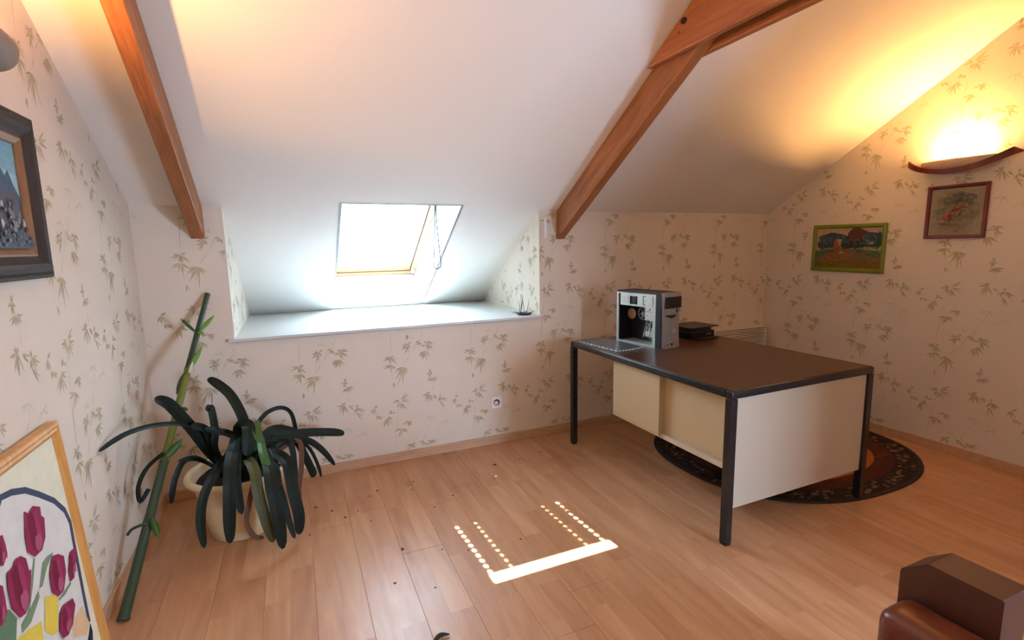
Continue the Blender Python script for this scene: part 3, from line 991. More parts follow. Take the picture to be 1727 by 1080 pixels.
# pine framed tulip painting leaning on the left wall
TUL = {'arc': [(-1634, 748), (-1614, 747), (-1564, 738), (-1500, 714), (-1437, 671), (-1365, 616), (-1317, 559), (-1302, 510), (-1311, 432), (-1317, 375), (-1327, 281), (-1336, 170)], 't1': [(-1535, 667), (-1518, 652), (-1489, 660), (-1453, 640), (-1459, 615), (-1446, 601), (-1465, 550), (-1497, 528), (-1541, 532), (-1568, 564), (-1562, 605)], 't2': [(-1677, 570), (-1646, 569), (-1630, 580), (-1605, 574), (-1585, 555), (-1585, 517), (-1574, 516), (-1615, 447), (-1646, 432), (-1671, 439), (-1694, 480), (-1690, 531)], 't3': [(-1672, 668), (-1649, 661), (-1647, 630), (-1655, 605), (-1677, 592), (-1701, 604)], 't4': [(-1718, 568), (-1701, 551), (-1705, 512), (-1723, 477), (-1744, 472), (-1759, 481)], 't5': [(-1458, 484), (-1425, 471), (-1395, 446), (-1404, 400), (-1442, 360), (-1478, 364), (-1504, 396), (-1496, 446)], 't6': [(-1353, 434), (-1313, 429), (-1321, 400), (-1365, 352), (-1393, 356), (-1390, 391)], 't7': [(-1468, 328), (-1407, 308), (-1402, 281), (-1443, 244), (-1480, 236), (-1510, 249), (-1518, 281), (-1495, 319)], 'y1': [(-1540, 407), (-1474, 372), (-1486, 341), (-1522, 283), (-1552, 293), (-1580, 329)], 'y2': [(-1705, 402), (-1645, 386), (-1583, 362), (-1600, 305), (-1713, 385)], 's1': [(-1545, 531), (-1538, 526), (-1577, 473), (-1640, 402), (-1648, 408), (-1581, 489)], 'l1': [(-1554, 444), (-1508, 494), (-1479, 497), (-1441, 488), (-1493, 471), (-1537, 439)], 'l2': [(-1561, 442), (-1564, 424), (-1629, 394), (-1674, 397), (-1670, 418), (-1613, 427)], 'g': [(-1743, 515), (-1698, 483), (-1679, 444), (-1713, 385), (-1779, 439)], 'st': [(-1440, 249), (-1356, 247), (-1336, 170), (-1374, 152), (-1449, 204)], 'dk': [(-1332, 166), (-1329, 132), (-1353, 87), (-1393, 120), (-1356, 145)], 's6': [(-1394, 355), (-1385, 347), (-1437, 342), (-1478, 350), (-1475, 355)], 'cream_corner': [(-1291, 784), (-1603, 816)], 'cr': [(-1291, 784), (-1287, 644), (-1293, 603), (-1299, 149)], 'frame_outer': [(-1249, 832), (-1253, 55)], 'h1': [(-1541, 594), (-1491, 565), (-1523, 530), (-1552, 548)]}
up = Vector((-0.06438228, 0, 0.99792531))
nn = Vector((0.99792531, 0, 0.06438228))
base = Vector((-.684, 0, .05)) - up * .05
base = Vector((-.684 - up.x * .05, 0, .05 - up.z * .05))
TW, THt = .78, .886
uc, v0 = -1.249 - TW / 2, .0
origin = base + Vector((0, uc, 0)) + up * THt / 2 - nn * .004
g = picture('pine framed tulip painting on silk standing on the floor against left wall',
            basis(origin, (0, 1, 0), up, nn), TW, THt,
            [(0, -.012), (0, .012), (.003, .016), (.012, .018), (.018, .015), (.026, .017), (.034, .012), (.040, .006), (.040, -.012)], M['pineframe'])
p = Print(.0052)
def tp(q):
    return (max(-TW / 2 + .041, min(TW / 2 - .041, q[0] / 1e3 - uc)), max(-THt / 2 + .041, min(THt / 2 - .041, q[1] / 1e3 + .05 - THt / 2)))
a, b = TW / 2 - .036, THt / 2 - .036
p.poly([(-a, -b), (a, -b), (a, b), (-a, b)], (226, 226, 202))
arc = TUL['arc']
rightside = [(q[0] / 1e3 - uc, q[1] / 1e3 + .05 - THt / 2) for q in arc if q[0] > -1560]
lm = [(-.285, -.30), (-.30, .05), (-.27, .17), (-.20, .255), (-.10, .31), (.0, .335)]
path = lm + [tp(q) for q in arc if q[0] > -1630]
p.poly(path + [(a - .02, -b + .002), (-.29, -b + .002)], (220, 220, 214))
p.band(path, .016, .020, (62, 74, 100))
p.poly([tp(q) for q in TUL['st']], (222, 190, 152))
p.poly([tp(q) for q in TUL['dk']], (34, 34, 44))
for k in ('g',):
    p.poly([tp(q) for q in TUL[k]], (96, 130, 100))
p.poly([(-.26, -.38), (-.16, -.38), (-.13, -.2), (-.18, -.05), (-.22, -.14)], (100, 134, 104))
for k in ('s1', 's6', 'l1', 'l2'):
    p.poly([tp(q) for q in TUL[k]], (118, 146, 112))
for k in ('y1', 'y2'):
    p.poly([tp(q) for q in TUL[k]], (226, 204, 84))
def tulip(pts):
    p.poly(pts, (142, 40, 80))
    cx = sum(q[0] for q in pts) / len(pts); cy = sum(q[1] for q in pts) / len(pts)
    lowest = min(pts, key=lambda q: q[1])
    sm = lambda f, g_, ox: [(cx + (q[0] - cx) * f + ox, cy + (q[1] - cy) * g_) for q in pts]
    p.poly(sm(.42, .86, -.010), (118, 26, 60))
    p.poly(sm(.22, .8, .014), (156, 54, 94))
    p.poly([(cx + (q[0] - cx) * .34, lowest[1] + (q[1] - lowest[1]) * .35 + .006) for q in pts], (170, 86, 118))
for k in ('t3', 't4', 't1', 't6', 't5', 't2', 't7'):
    tulip([tp(q) for q in TUL[k]])
for ox, oy in ((-.24, .12), (-.20, -.05), (-.13, .16), (-.17, -.26)):
    tulip([(ox + x_ * .04, oy + y_ * .075) for x_, y_ in ((-.8, .2), (-.6, .85), (-.2, .75), (.1, 1), (.5, .8), (.85, .4), (.7, -.5), (.1, -1), (-.5, -.7))])
canvas(g, p, M['silk'])

# ------------------------------------------------------------------ desk
DX, DY, DL, DW = 1.763, -1.645, 1.411, 1.027
desk = thing('office_desk', 'large desk with brown top on black steel legs and cream sliding-door cabinet', 'desk', Matrix.Translation((DX, DY, 0)) @ Matrix.Rotation(.0117, 4, 'Z'))
FR = .038
for (lx, ly) in ((0, 0), (DW - FR, 0), (0, DL - FR), (DW - FR, DL - FR)):
    bm = bmesh.new()
    box(bm, (lx, ly, .012), (lx + FR, ly + FR, .7115), bevel=.002)
    lg = obj('leg', bm, M['blacksteel'], desk)
    bm = bmesh.new()
    box(bm, (lx + .003, ly + .003, 0), (lx + FR - .003, ly + FR - .003, .0118))
    obj('foot_cap', bm, M['black'], lg)
bm = bmesh.new()
for lo, hi in (((0, 0, .712), (DW, FR, .750)), ((0, DL - FR, .712), (DW, DL, .750)), ((0, FR, .712), (FR, DL - FR, .750)), ((DW - FR, FR, .712), (DW, DL - FR, .750))):
    box(bm, lo, hi)
bmesh.ops.bevel(bm, geom=bm.edges[:], offset=.007, segments=4, profile=.5, affect='EDGES')
obj('top_frame', bm, M['blacksteel'], desk, smooth=True)
bm = bmesh.new()
box(bm, (.010, .010, .7485), (DW - .010, DL - .010, .7525), bevel=.001)
obj('desktop', bm, M['desktop'], desk)
CY0, CY1, CZ = .042, .965, .335           # cabinet span
bm = bmesh.new()
box(bm, (FR + .001, .014, .175), (DW - FR - .001, .032, .7105))
obj('end_panel', bm, M['creamend'], desk)
bm = bmesh.new()
box(bm, (.085, CY0, CZ), (DW - .05, CY1, CZ + .018))
box(bm, (.085, CY1 - .018, CZ + .018), (DW - .05, CY1, .711))
box(bm, (DW - .068, CY0, CZ + .018), (DW - .05, CY1 - .018, .711))
obj('cabinet_carcass', bm, M['cream'], desk)
bm = bmesh.new()
box(bm, (.048, .535, CZ + .012), (.066, CY1, .711), bevel=.0015)
obj('sliding_door', bm, M['cream'], desk)
bm = bmesh.new()
box(bm, (.090, .034, CZ + .019), (.106, .560, .711), bevel=.0015)
obj('sliding_door', bm, M['cream'], desk)
bm = bmesh.new()
box(bm, (.066, .034, CZ), (.0895, CY1, CZ + .028), bevel=.001)
tr_ = obj('door_track', bm, M['creamend'], desk)
bm = bmesh.new()
box(bm, (.0665, .536, CZ + .03), (.0895, .552, .711))
obj('door_edge', bm, M['cream'], desk)

# ------------------------------------------------------------------ computer tower with its side off
yaw = .20
fx = Vector((math.sin(yaw), -math.cos(yaw), 0))      # rear to front
rx = Vector((math.cos(yaw), math.sin(yaw), 0))       # left to right
pc = thing('computer_tower', 'open black computer tower with silver front standing on the desk', 'computer', basis((2.028, -.385, .7526), fx, rx, (0, 0, 1)))
CD, CWd, CH = .375, .172, .355
def pcbox(name, boxes, m, parent=pc, bev=0.0):
    bm = bmesh.new()
    for b_ in boxes:
        box(bm, b_[:3], b_[3:], bevel=bev)
    return obj(name, bm, m, parent)
pcbox('case_shell', [(0, .002, CH - .012, CD - .002, CWd, CH), (0, CWd - .004, .006, CD, CWd, CH - .012), (0, .010, .006, .003, .045, CH - .012), (0, .155, .006, .003, CWd - .004, CH - .012), (0, .045, .006, .003, .155, CH - .012), (CD - .042, -.0015, .0, CD, CWd, CH - .013)], M['casepaint'])
pcbox('chassis', [(.0, .0, .0, .014, .010, CH - .013), (.014, .0, .0, CD - .03, .012, .014), (CD - .066, .0, .014, CD - .043, .010, .19), (.014, .012, .0, CD, CWd - .004, .006),
                  (.014, .0, CH - .020, CD - .043, .008, CH - .013)], M['steel'])
tray = pcbox('board_tray', [(.014, .135, .016, CD - .05, .139, CH - .10)], M['dark'])
cage = pcbox('drive_cage', [(.03, .003, CH - .098, .105, .006, CH - .02), (.105, .003, CH - .098, .112, .006, CH - .02), (.178, .003, CH - .098, CD - .043, .006, CH - .02),
                            (.112, .003, CH - .098, .178, .006, CH - .088), (.112, .003, CH - .034, .178, .006, CH - .02), (.245, .003, CH - .185, CD - .043, .006, CH - .098),
                            (.03, .006, CH - .100, CD - .043, .13, CH - .096)], M['steel'])
pcbox('power_supply', [(.035, .012, CH - .094, .16, .13, CH - .022)], M['dark'])
pcbox('pressed_plate', [(.036, -.001, CH - .078, .102, .003, CH - .040)], M['steel'], cage, .002)
bm = bmesh.new()
for k in range(3):
    box(bm, (.05 + .017 * k, -.0022, CH - .064), (.058 + .017 * k, -.001, CH - .054), bevel=.0005)
obj('plate_button', bm, M['white'], cage)
for b_ in [(.226, .0015, CH - .090, .230, .003, CH - .026), (.233, .0015, CH - .032, .248, .003, CH - .028), (.237, .0015, CH - .06, .243, .003, CH - .056), (.233, .0015, CH - .086, .248, .003, CH - .082),
           (.305, .0015, CH - .092, .308, .003, CH - .028), (.314, .0015, CH - .05, .320, .003, CH - .046), (.314, .0015, CH - .068, .320, .003, CH - .064), (.28, .0015, CH - .118, .288, .003, CH - .108),
           (.26, .0015, CH - .128, .278, .003, CH - .124), (.288, .0015, CH - .130, .300, .003, CH - .127), (.256, .0015, CH - .155, .264, .003, CH - .150), (.258, .0015, CH - .182, .274, .003, CH - .179)] \
        + [(.04 + .044 * k, .0015, CH - .0195, .058 + .044 * k, .003, CH - .016) for k in range(6)]:
    pcbox('drive_slot', [b_], M['dark'], cage)
# disc coloured as light through the rear vent; fan and cables inside
bm = bmesh.new()
lathe(bm, [(.004, 0), (.036, 0), (.038, .002), (.036, .004), (.004, .004)], seg=24)
v_ = obj('vent_light_disc', bm, mat('brown vent light', (176, 132, 100), 0.6, var=.15, scale=300), pc)
v_.matrix_parent_inverse = Matrix()
v_.matrix_basis = Matrix.Translation((.062, .085, CH - .165)) @ Matrix.Rotation(math.radians(90), 4, 'X')
bm = bmesh.new()
for k in range(18):
    a = 2 * math.pi * k / 18
    a2 = a + .22
    tube(bm, [(.185 + .04 * math.cos(a), .055, CH - .150 + .04 * math.sin(a)), (.185 + .041 * math.cos(a2), .055, CH - .150 + .041 * math.sin(a2))], .004, 6)
for k in range(7):
    a = 2 * math.pi * k / 7
    box(bm, (-.001, -.006, .008), (.001, .006, .034), M=Matrix.Translation((.185, .062, CH - .150)) @ Matrix.Rotation(a, 4, 'Y') @ Matrix.Rotation(.5, 4, 'Z'))
box(bm, (.175, .050, CH - .16), (.195, .070, CH - .14), bevel=.003)
obj('cooling_fan', bm, M['cable'], pc)
rnd = random.Random(3)
for k in range(7):
    bm = bmesh.new()
    pts = [(.16 + rnd.random() * .15, .03 + rnd.random() * .08, .03 + rnd.random() * .19) for q in range(4)]
    tube(bm, smooth_path(pts, 5), .0035, 6)
    obj('cable', bm, [M['cable'], M['black'], M['steel']][k % 3], pc)
bm = bmesh.new()
box(bm, (.20, .06, .05), (.285, .13, .085), bevel=.004)
box(bm, (.235, .05, .085), (.275, .12, .115), bevel=.004)
obj('hard_drive', bm, M['steel'], pc)
# front bezel
bz = CD
bm = bmesh.new()
n = 14
rows_ = []
for i in range(n + 1):
    z = CH * i / n
    q = i / n
    wdt = CWd / 2 * (1 - .10 * math.sin(min(1, (1 - q) * 1.6) * math.pi / 1.6 * .8) * (1 if q < .75 else .6))
    dep = .022 - .008 * math.sin(q * math.pi)
    rows_.append([bm.verts.new(pnt) for pnt in ((bz + .0005, CWd / 2 - wdt, z), (bz + dep, CWd / 2 - wdt * .96, z), (bz + dep + .006, CWd / 2, z), (bz + dep, CWd / 2 + wdt * .96, z), (bz + .0005, CWd / 2 + wdt, z))])
for i in range(n):
    for k in range(5):
        bm.faces.new((rows_[i][k], rows_[i][(k + 1) % 5], rows_[i + 1][(k + 1) % 5], rows_[i + 1][k]))
bm.faces.new(rows_[0]); bm.faces.new(rows_[-1])
bezel = obj('front_bezel', bm, M['silver'], pc)
bx = bz + .024
def bz_box(name, y0, y1, z0, z1, m, x0=.020, x1=.0285, bev=.001):
    return pcbox(name, [(bz + x0, y0, z0, bz + x1, y1, z1)], m, bezel, bev)
bz_box('drive_door', .012, CWd - .010, CH - .098, CH - .026, M['black'], .008, .0295)
bz_box('drive_button', .026, .034, CH - .082, CH - .076, M['silver'], .028, .0305, .0005)
bz_box('bezel_strip', .016, CWd - .014, CH - .128, CH - .102, M['silver'], .008, .0265)
bz_box('power_button', .112, .130, CH - .126, CH - .104, M['dark'], .020, .0280)
bz_box('reset_button', .138, .150, CH - .124, CH - .108, M['silver'], .020, .0280)
bm = bmesh.new()
prism(bm, [(.024, CH - .142), (.122, CH - .142), (.122, CH - .146), (.088, CH - .162), (.066, CH - .162), (.024, CH - .147)], 'x', bz + .010, bz + .0262)
obj('vent', bm, M['black'], bezel)
bm = bmesh.new()
for lo, hi in (((.094, .118), (.116, .120)), ((.094, .098), (.116, .100)), ((.094, .100), (.096, .118)), ((.114, .100), (.116, .118)), ((.099, .103), (.101, .116)), ((.103, .103), (.105, .110)), ((.107, .100), (.109, .111)), ((.110, .105), (.112, .111))):
    box(bm, (bz + .0200, lo[0], lo[1]), (bz + .0232, hi[0], hi[1]))
obj('square_emblem', bm, M['white'], bezel)
bz_box('port_panel', .016, CWd - .026, .010, .040, M['silver'], .010, .0300)
bz_box('front_port', .062, .086, .018, .034, M['black'], .029, .0312, .0005)
bz_box('front_port', .030, .042, .020, .030, M['dark'], .029, .0308, .0005)

# its removed side panel lying on the desk
ya2 = .10
sp = thing('computer_side_panel', 'grey steel side panel taken off the computer and laid flat on the desk', 'panel', Matrix.Translation((1.915, -.492, .7528)) @ Matrix.Rotation(ya2, 4, 'Z'))
bm = bmesh.new()
box(bm, (-.122, -.205, 0), (.112, .205, .006), bevel=.001)
obj('sheet', bm, mat('blue grey sheet steel', (132, 140, 148), 0.30, metal=.6, var=.05), sp)
for b_ in [(-.112 + .025 * k, -.212, .003, -.102 + .025 * k, -.2052, .010) for k in range(9)] + [(-.128, -.19 + .04 * k, .003, -.1222, -.18 + .04 * k, .010) for k in range(10)]:
    pcbox('clip_tab', [b_], M['steel'], sp)

# black printer behind the tower
pr = thing('desktop_printer', 'black desktop printer with open lid tray behind the computer tower', 'printer', basis((2.600, -.500, .7526), (1, .1, 0), (-.1, 1, 0), (0, 0, 1)))
def prbox(name, boxes, m, bev=.004):
    bm = bmesh.new()
    for b_ in boxes:
        box(bm, b_[:3], b_[3:], bevel=bev)
    return obj(name, bm, m, pr)
prbox('body', [(-.125, -.10, .0, .110, .11, .050)], M['black'])
prbox('lid', [(-.130, -.105, .074, .148, .115, .082)], M['dark'], .002)
prbox('scanner_bed', [(-.118, -.085, .050, .095, .10, .073)], M['dark'])
prbox('button', [(.03 + .016 * k, -.1035, .024, .040 + .016 * k, -.0985, .034) for k in range(3)], M['silver'], .001)
prbox('paper_tray', [(-.10, -.155, .002, .085, -.10, .010)], M['dark'], .002)

# ------------------------------------------------------------------ radiator
rad = thing('wall_radiator', 'white electric radiator with louvred grille on back wall behind the desk', 'radiator', basis((3.36, -.004, .150), (1, 0, 0), (0, -1, 0), (0, 0, 1)).to_4x4())
RW = .500
def radbox(name, boxes, m, bev=.0):
    bm = bmesh.new()
    for b_ in boxes:
        lo = (b_[0], min(b_[1], b_[4]), b_[2]); hi = (b_[3], max(b_[1], b_[4]), b_[5])
        box(bm, lo, hi, bevel=bev)
    return obj(name, bm, m, rad)
rad.matrix_world = Matrix.Translation((3.36, -.004, .150))
radbox('casing', [(-RW, -.075, 0, RW, -.062, .345), (-RW, -.0758, .515, RW, -.001, .524), (-RW, -.075, .345, -RW + .012, -.001, .515), (RW - .012, -.075, .345, RW, -.001, .515), (-RW, -.062, 0, RW, -.001, .012)], M['radiator'])
radbox('back_plate', [(-RW + .012, -.012, .012, RW - .012, -.001, .515)], M['radback'])
for k in range(9):
    zz = .352 + .018 * k
    bm = bmesh.new()
    hexa(bm, [(-RW + .012, -.074, zz), (RW - .012, -.074, zz), (RW - .012, -.050, zz + .006), (-RW + .012, -.050, zz + .006),
              (-RW + .012, -.074, zz + .006), (RW - .012, -.074, zz + .006), (RW - .012, -.050, zz + .011), (-RW + .012, -.050, zz + .011)])
    obj('louvre', bm, M['radiator'], rad)

# ------------------------------------------------------------------ oval rug
RCX, RCY, RA, RB = 3.005, -.935, .845, .715
def rug_pt(s, a):
    ca, sa = math.cos(a), math.sin(a)
    e = 2 / 2.35
    return (RA * s * math.copysign(abs(ca) ** e, ca), RB * s * math.copysign(abs(sa) ** e, sa))
rug = thing('oval_rug', 'dark oval rug with patterned border on the floor under the desk', 'rug', Matrix.Translation((RCX, RCY, .0005)))
NR = 96
def rug_ring(name, s0, s1, z, c, flecks=None):
    p = Print(0, 0)
    cl = p.cl
    bm = p.bm
    hgt = .008
    A = [2 * math.pi * i / NR for i in range(NR)]
    o_ = [bm.verts.new((*rug_pt(s1, a), hgt)) for a in A]
    ob = [bm.verts.new((*rug_pt(s1 + (.004 if s1 >= 1 else 0), a), 0)) for a in A]
    fs = []
    if s0 > 0:
        i_ = [bm.verts.new((*rug_pt(s0, a), hgt)) for a in A]
        ib = [bm.verts.new((*rug_pt(s0, a), 0)) for a in A]
        for k in range(NR):
            k2 = (k + 1) % NR
            fs += [bm.faces.new((i_[k], i_[k2], o_[k2], o_[k])), bm.faces.new((ib[k], ib[k2], i_[k2], i_[k]))]
    else:
        fs.append(bm.faces.new(o_))
    for k in range(NR):
        k2 = (k + 1) % NR
        fs.append(bm.faces.new((o_[k], o_[k2], ob[k2], ob[k])))
    for f in fs:
        for l in f.loops:
            l[cl] = lin(c) + (1,)
    bmesh.ops.recalc_face_normals(bm, faces=bm.faces[:])
    if flecks:
        rr = random.Random(9)
        p.h = hgt + .0004
        for k in range(flecks[0]):
            a = rr.random() * 2 * math.pi
            s = s0 + (s1 - s0) * (.12 + .76 * rr.random())
            x0, y0 = rug_pt(s, a)
            r = flecks[1] * (.6 + .8 * rr.random())
            p.h = hgt + .0003 + rr.random() * .0004
            p.blob(x0, y0, r, r * .6, rr.choice(flecks[2]), n=7, wob=.3, lift=False)
    return obj(name, bm, M['rug'], rug, normals=False)
rug_ring('outer_binding', .97, 1.0, 0, (54, 46, 44))
rug_ring('patterned_border', .82, .97, 0, (38, 26, 24), (520, .016, [(120, 92, 66), (98, 78, 58), (76, 54, 42), (128, 102, 78), (70, 58, 52), (30, 20, 20)]))
rug_ring('inner_band', .68, .82, 0, (74, 36, 22), (120, .02, [(92, 50, 28), (58, 26, 18), (84, 46, 30)]))
rug_ring('orange_band', .42, .68, 0, (158, 92, 42), (90, .03, [(150, 84, 38), (164, 100, 50), (140, 82, 40)]))
rug_ring('centre_field', 0, .42, 0, (34, 22, 20), (40, .03, [(70, 66, 60), (52, 48, 46), (88, 80, 68)]))

# ------------------------------------------------------------------ potted plant
plant = thing('potted_plant', 'clivia with long dark strap leaves in an ivory plastic pot', 'plant', Matrix.Translation((-.325, -.465, 0)))
PC = Vector((-.325, -.465, 0))
bm = bmesh.new()
lathe(bm, [(.02, .0), (.142, .0), (.150, .006), (.160, .06), (.168, .10), (.200, .255), (.206, .268), (.214, .285), (.236, .300), (.242, .312), (.238, .324), (.226, .330), (.214, .326), (.208, .312), (.196, .275), (.02, .272)], seg=56)
obj('pot', bm, M['pot'], plant)
bm = bmesh.new()
lathe(bm, [(.01, .277), (.194, .277), (.192, .284), (.12, .292), (.05, .298), (.01, .300)], seg=40)
rr = random.Random(2)
for v in bm.verts:
    if v.co.z > .28:
        v.co.z += rr.uniform(-.006, .008)
obj('soil', bm, M['soil'], plant)
LEAVES = [
   ('g', 0.022, [(-0.469, -0.45, 0.542), (-0.498, -0.5, 0.578), (-0.549, -0.55, 0.617), (-0.624, -0.64, 0.649), (-0.686, -0.73, 0.659), (-0.728, -0.8, 0.65), (-0.756, -0.86, 0.636)]),
   ('g', 0.054, [(-0.446, -0.46, 0.416), (-0.495, -0.49, 0.545), (-0.541, -0.53, 0.652), (-0.575, -0.56, 0.721), (-0.614, -0.6, 0.761)]),
   ('g', 0.034, [(-0.414, -0.5, 0.436), (-0.409, -0.5, 0.534), (-0.411, -0.5, 0.613), (-0.42, -0.49, 0.66), (-0.432, -0.5, 0.645)]),
   ('g', 0.05, [(-0.281, -0.45, 0.454), (-0.286, -0.42, 0.527), (-0.31, -0.38, 0.601), (-0.351, -0.34, 0.678), (-0.403, -0.3, 0.726), (-0.448, -0.27, 0.758)]),
   ('g', 0.023, [(-0.246, -0.42, 0.479), (-0.226, -0.4, 0.521), (-0.179, -0.36, 0.56), (-0.114, -0.32, 0.563), (-0.069, -0.28, 0.513), (-0.053, -0.26, 0.403), (-0.063, -0.24, 0.329)]),
   ('g', 0.048, [(-0.275, -0.45, 0.422), (-0.221, -0.42, 0.454), (-0.095, -0.36, 0.422), (0.031, -0.3, 0.391), (0.146, -0.25, 0.355), (0.209, -0.22, 0.328)]),
   ('g', 0.037, [(-0.277, -0.46, 0.395), (-0.223, -0.43, 0.416), (-0.116, -0.37, 0.397), (-0.002, -0.31, 0.355), (0.076, -0.27, 0.269), (0.143, -0.25, 0.154)]),
   ('g', 0.044, [(-0.133, -0.38, 0.414), (-0.052, -0.3, 0.349), (-0.018, -0.27, 0.252), (0.016, -0.25, 0.144), (0.024, -0.24, 0.1)]),
   ('g', 0.02, [(-0.116, -0.36, 0.404), (-0.041, -0.3, 0.358), (0.015, -0.26, 0.277), (0.05, -0.23, 0.164), (0.064, -0.22, 0.083)]),
   ('g', 0.039, [(-0.336, -0.52, 0.449), (-0.348, -0.64, 0.453), (-0.392, -0.76, 0.422), (-0.435, -0.8, 0.341), (-0.454, -0.81, 0.233), (-0.45, -0.81, 0.113)]),
   ('g', 0.053, [(-0.314, -0.52, 0.505), (-0.319, -0.62, 0.493), (-0.326, -0.74, 0.456), (-0.332, -0.81, 0.359), (-0.342, -0.82, 0.229), (-0.348, -0.82, 0.114)]),
   ('g', 0.041, [(-0.311, -0.5, 0.467), (-0.309, -0.62, 0.462), (-0.307, -0.74, 0.415), (-0.306, -0.78, 0.339), (-0.295, -0.79, 0.225)]),
   ('y', 0.049, [(-0.268, -0.66, 0.431), (-0.232, -0.75, 0.404), (-0.221, -0.8, 0.311), (-0.198, -0.82, 0.184), (-0.175, -0.82, 0.073)]),
   ('b', 0.023, [(-0.235, -0.73, 0.377), (-0.262, -0.77, 0.269), (-0.281, -0.78, 0.174), (-0.255, -0.78, 0.1), (-0.216, -0.78, 0.081)]),
   ('g', 0.059, [(-0.217, -0.55, 0.418), (-0.177, -0.7, 0.411), (-0.163, -0.8, 0.336), (-0.148, -0.83, 0.206), (-0.137, -0.83, 0.035)]),
   ('g', 0.029, [(-0.19, -0.5, 0.353), (-0.159, -0.64, 0.343), (-0.123, -0.74, 0.242), (-0.105, -0.77, 0.135), (-0.086, -0.78, 0.045)]),
   ('g', 0.056, [(-0.187, -0.48, 0.397), (-0.147, -0.58, 0.407), (-0.096, -0.66, 0.379), (-0.079, -0.72, 0.262), (-0.062, -0.74, 0.139), (-0.065, -0.74, 0.039)]),
   ('g', 0.025, [(-0.475, -0.5, 0.4), (-0.525, -0.6, 0.452), (-0.557, -0.64, 0.405), (-0.574, -0.66, 0.343), (-0.586, -0.66, 0.28)]),
   ('l', 0.037, [(-0.219, -0.56, 0.493), (-0.199, -0.66, 0.467), (-0.188, -0.7, 0.432), (-0.174, -0.72, 0.389)]),
   ('g', 0.06, [(-0.304, -0.5, 0.395), (-0.306, -0.5, 0.476), (-0.298, -0.52, 0.547), (-0.258, -0.58, 0.57), (-0.256, -0.62, 0.511), (-0.268, -0.64, 0.443)]),
   ('l', 0.042, [(-0.271, -0.5, 0.43), (-0.252, -0.5, 0.508), (-0.23, -0.55, 0.576), (-0.218, -0.6, 0.536), (-0.207, -0.63, 0.491)]),
   ('b', 0.028, [(-0.05, -0.34, 0.374), (-0.035, -0.36, 0.245), (-0.061, -0.38, 0.102), (-0.054, -0.38, 0.053)]),
   ('g', 0.011, [(-0.474, -0.5, 0.407), (-0.501, -0.6, 0.465), (-0.548, -0.64, 0.466)]),
   ('g', 0.035, [(-0.274, -0.46, 0.426), (-0.321, -0.47, 0.478), (-0.359, -0.48, 0.514), (-0.397, -0.5, 0.537), (-0.449, -0.52, 0.567)]),
   ('g', 0.037, [(-0.414, -0.46, 0.4), (-0.429, -0.48, 0.481), (-0.445, -0.5, 0.55), (-0.47, -0.53, 0.583), (-0.497, -0.55, 0.596)]),
   ('g', 0.042, [(-0.223, -0.44, 0.409), (-0.185, -0.4, 0.462), (-0.13, -0.36, 0.461), (-0.057, -0.32, 0.413), (-0.02, -0.3, 0.377)]),
   ('g', 0.032, [(-0.306, -0.52, 0.403), (-0.344, -0.62, 0.43), (-0.375, -0.7, 0.431), (-0.401, -0.76, 0.406), (-0.419, -0.77, 0.359)]),
   ('g', 0.031, [(-0.185, -0.5, 0.414), (-0.156, -0.62, 0.394), (-0.143, -0.7, 0.365), (-0.131, -0.74, 0.302)]),
   ('g', 0.032, [(-0.136, -0.4, 0.379), (-0.089, -0.36, 0.377), (-0.074, -0.37, 0.323), (-0.072, -0.38, 0.216), (-0.072, -0.39, 0.153)]),
]

VIEW = Vector((.25, -.85, .47)).normalized()
LM = {'g': M['leafgreen'], 'y': M['leafyellow'], 'b': M['leafbrown'], 'l': M['leaflight']}
for kind, wd, pts in LEAVES:
    # start every leaf down in the crown
    first = Vector(pts[0])
    crown = Vector((PC.x + (first.x - PC.x) * .35, PC.y + (first.y - PC.y) * .35 + .0, .295))
    path = smooth_path([crown] + [Vector(q) for q in pts], 5)
    n = len(path)
    bm = bmesh.new()
    rings_ = []
    for i, q in enumerate(path):
        q = q - PC
        t = (path[min(i + 1, n - 1)] - path[max(i - 1, 0)]).normalized()
        side = t.cross(VIEW)
        if side.length < .25:
            side = t.cross(Vector((0, 0, 1))) * .5 + side
        side.normalize()
        nv = side.cross(t).normalized()
        if nv.dot(VIEW) < 0:
            nv = -nv
        f = i / (n - 1)
        w = wd * (0.55 + .45 * min(1, f / .35)) * (1 if f < .8 else max(.10, math.sqrt(max(0, 1 - ((f - .8) / .205) ** 2))))
        h = w / 2
        rings_.append([bm.verts.new(q + side * h * s + nv * o_) for s, o_ in ((-1, .10 * w), (0, -.04 * w + .0012), (1, .10 * w), (0, -.04 * w - .0012))])
    for i in range(n - 1):
        for k in range(4):
            f = bm.faces.new((rings_[i][k], rings_[i][(k + 1) % 4], rings_[i + 1][(k + 1) % 4], rings_[i + 1][k]))
            f.smooth = True
    for rg in zip(rings_[:-1], rings_[1:]):
        for k in range(4):
            bm.edges.get((rg[0][k], rg[1][k])).smooth = False
    bm.faces.new(rings_[0]); bm.faces.new(rings_[-1])
    lf = obj('leaf', bm, LM[kind], plant)
    if kind == 'b':
        lf['label'] = 'dried brown leaf'
    if kind == 'y':
        lf['label'] = 'yellowing leaf'
# old leaf bases in the crown
for k in range(7):
    a = k * 2.4
    bm = bmesh.new()
    r = .03 + .012 * k
    c = Vector((r * math.cos(a) * .9, r * math.sin(a) * .9, .292))
    tube(bm, [c, c + Vector((.006 * math.cos(a), .006 * math.sin(a), .05)), c + Vector((.03 * math.cos(a), .03 * math.sin(a), .11))], [.019, .017, .008], 8)
    obj('leaf_base', bm, M['leafgreen'], plant)

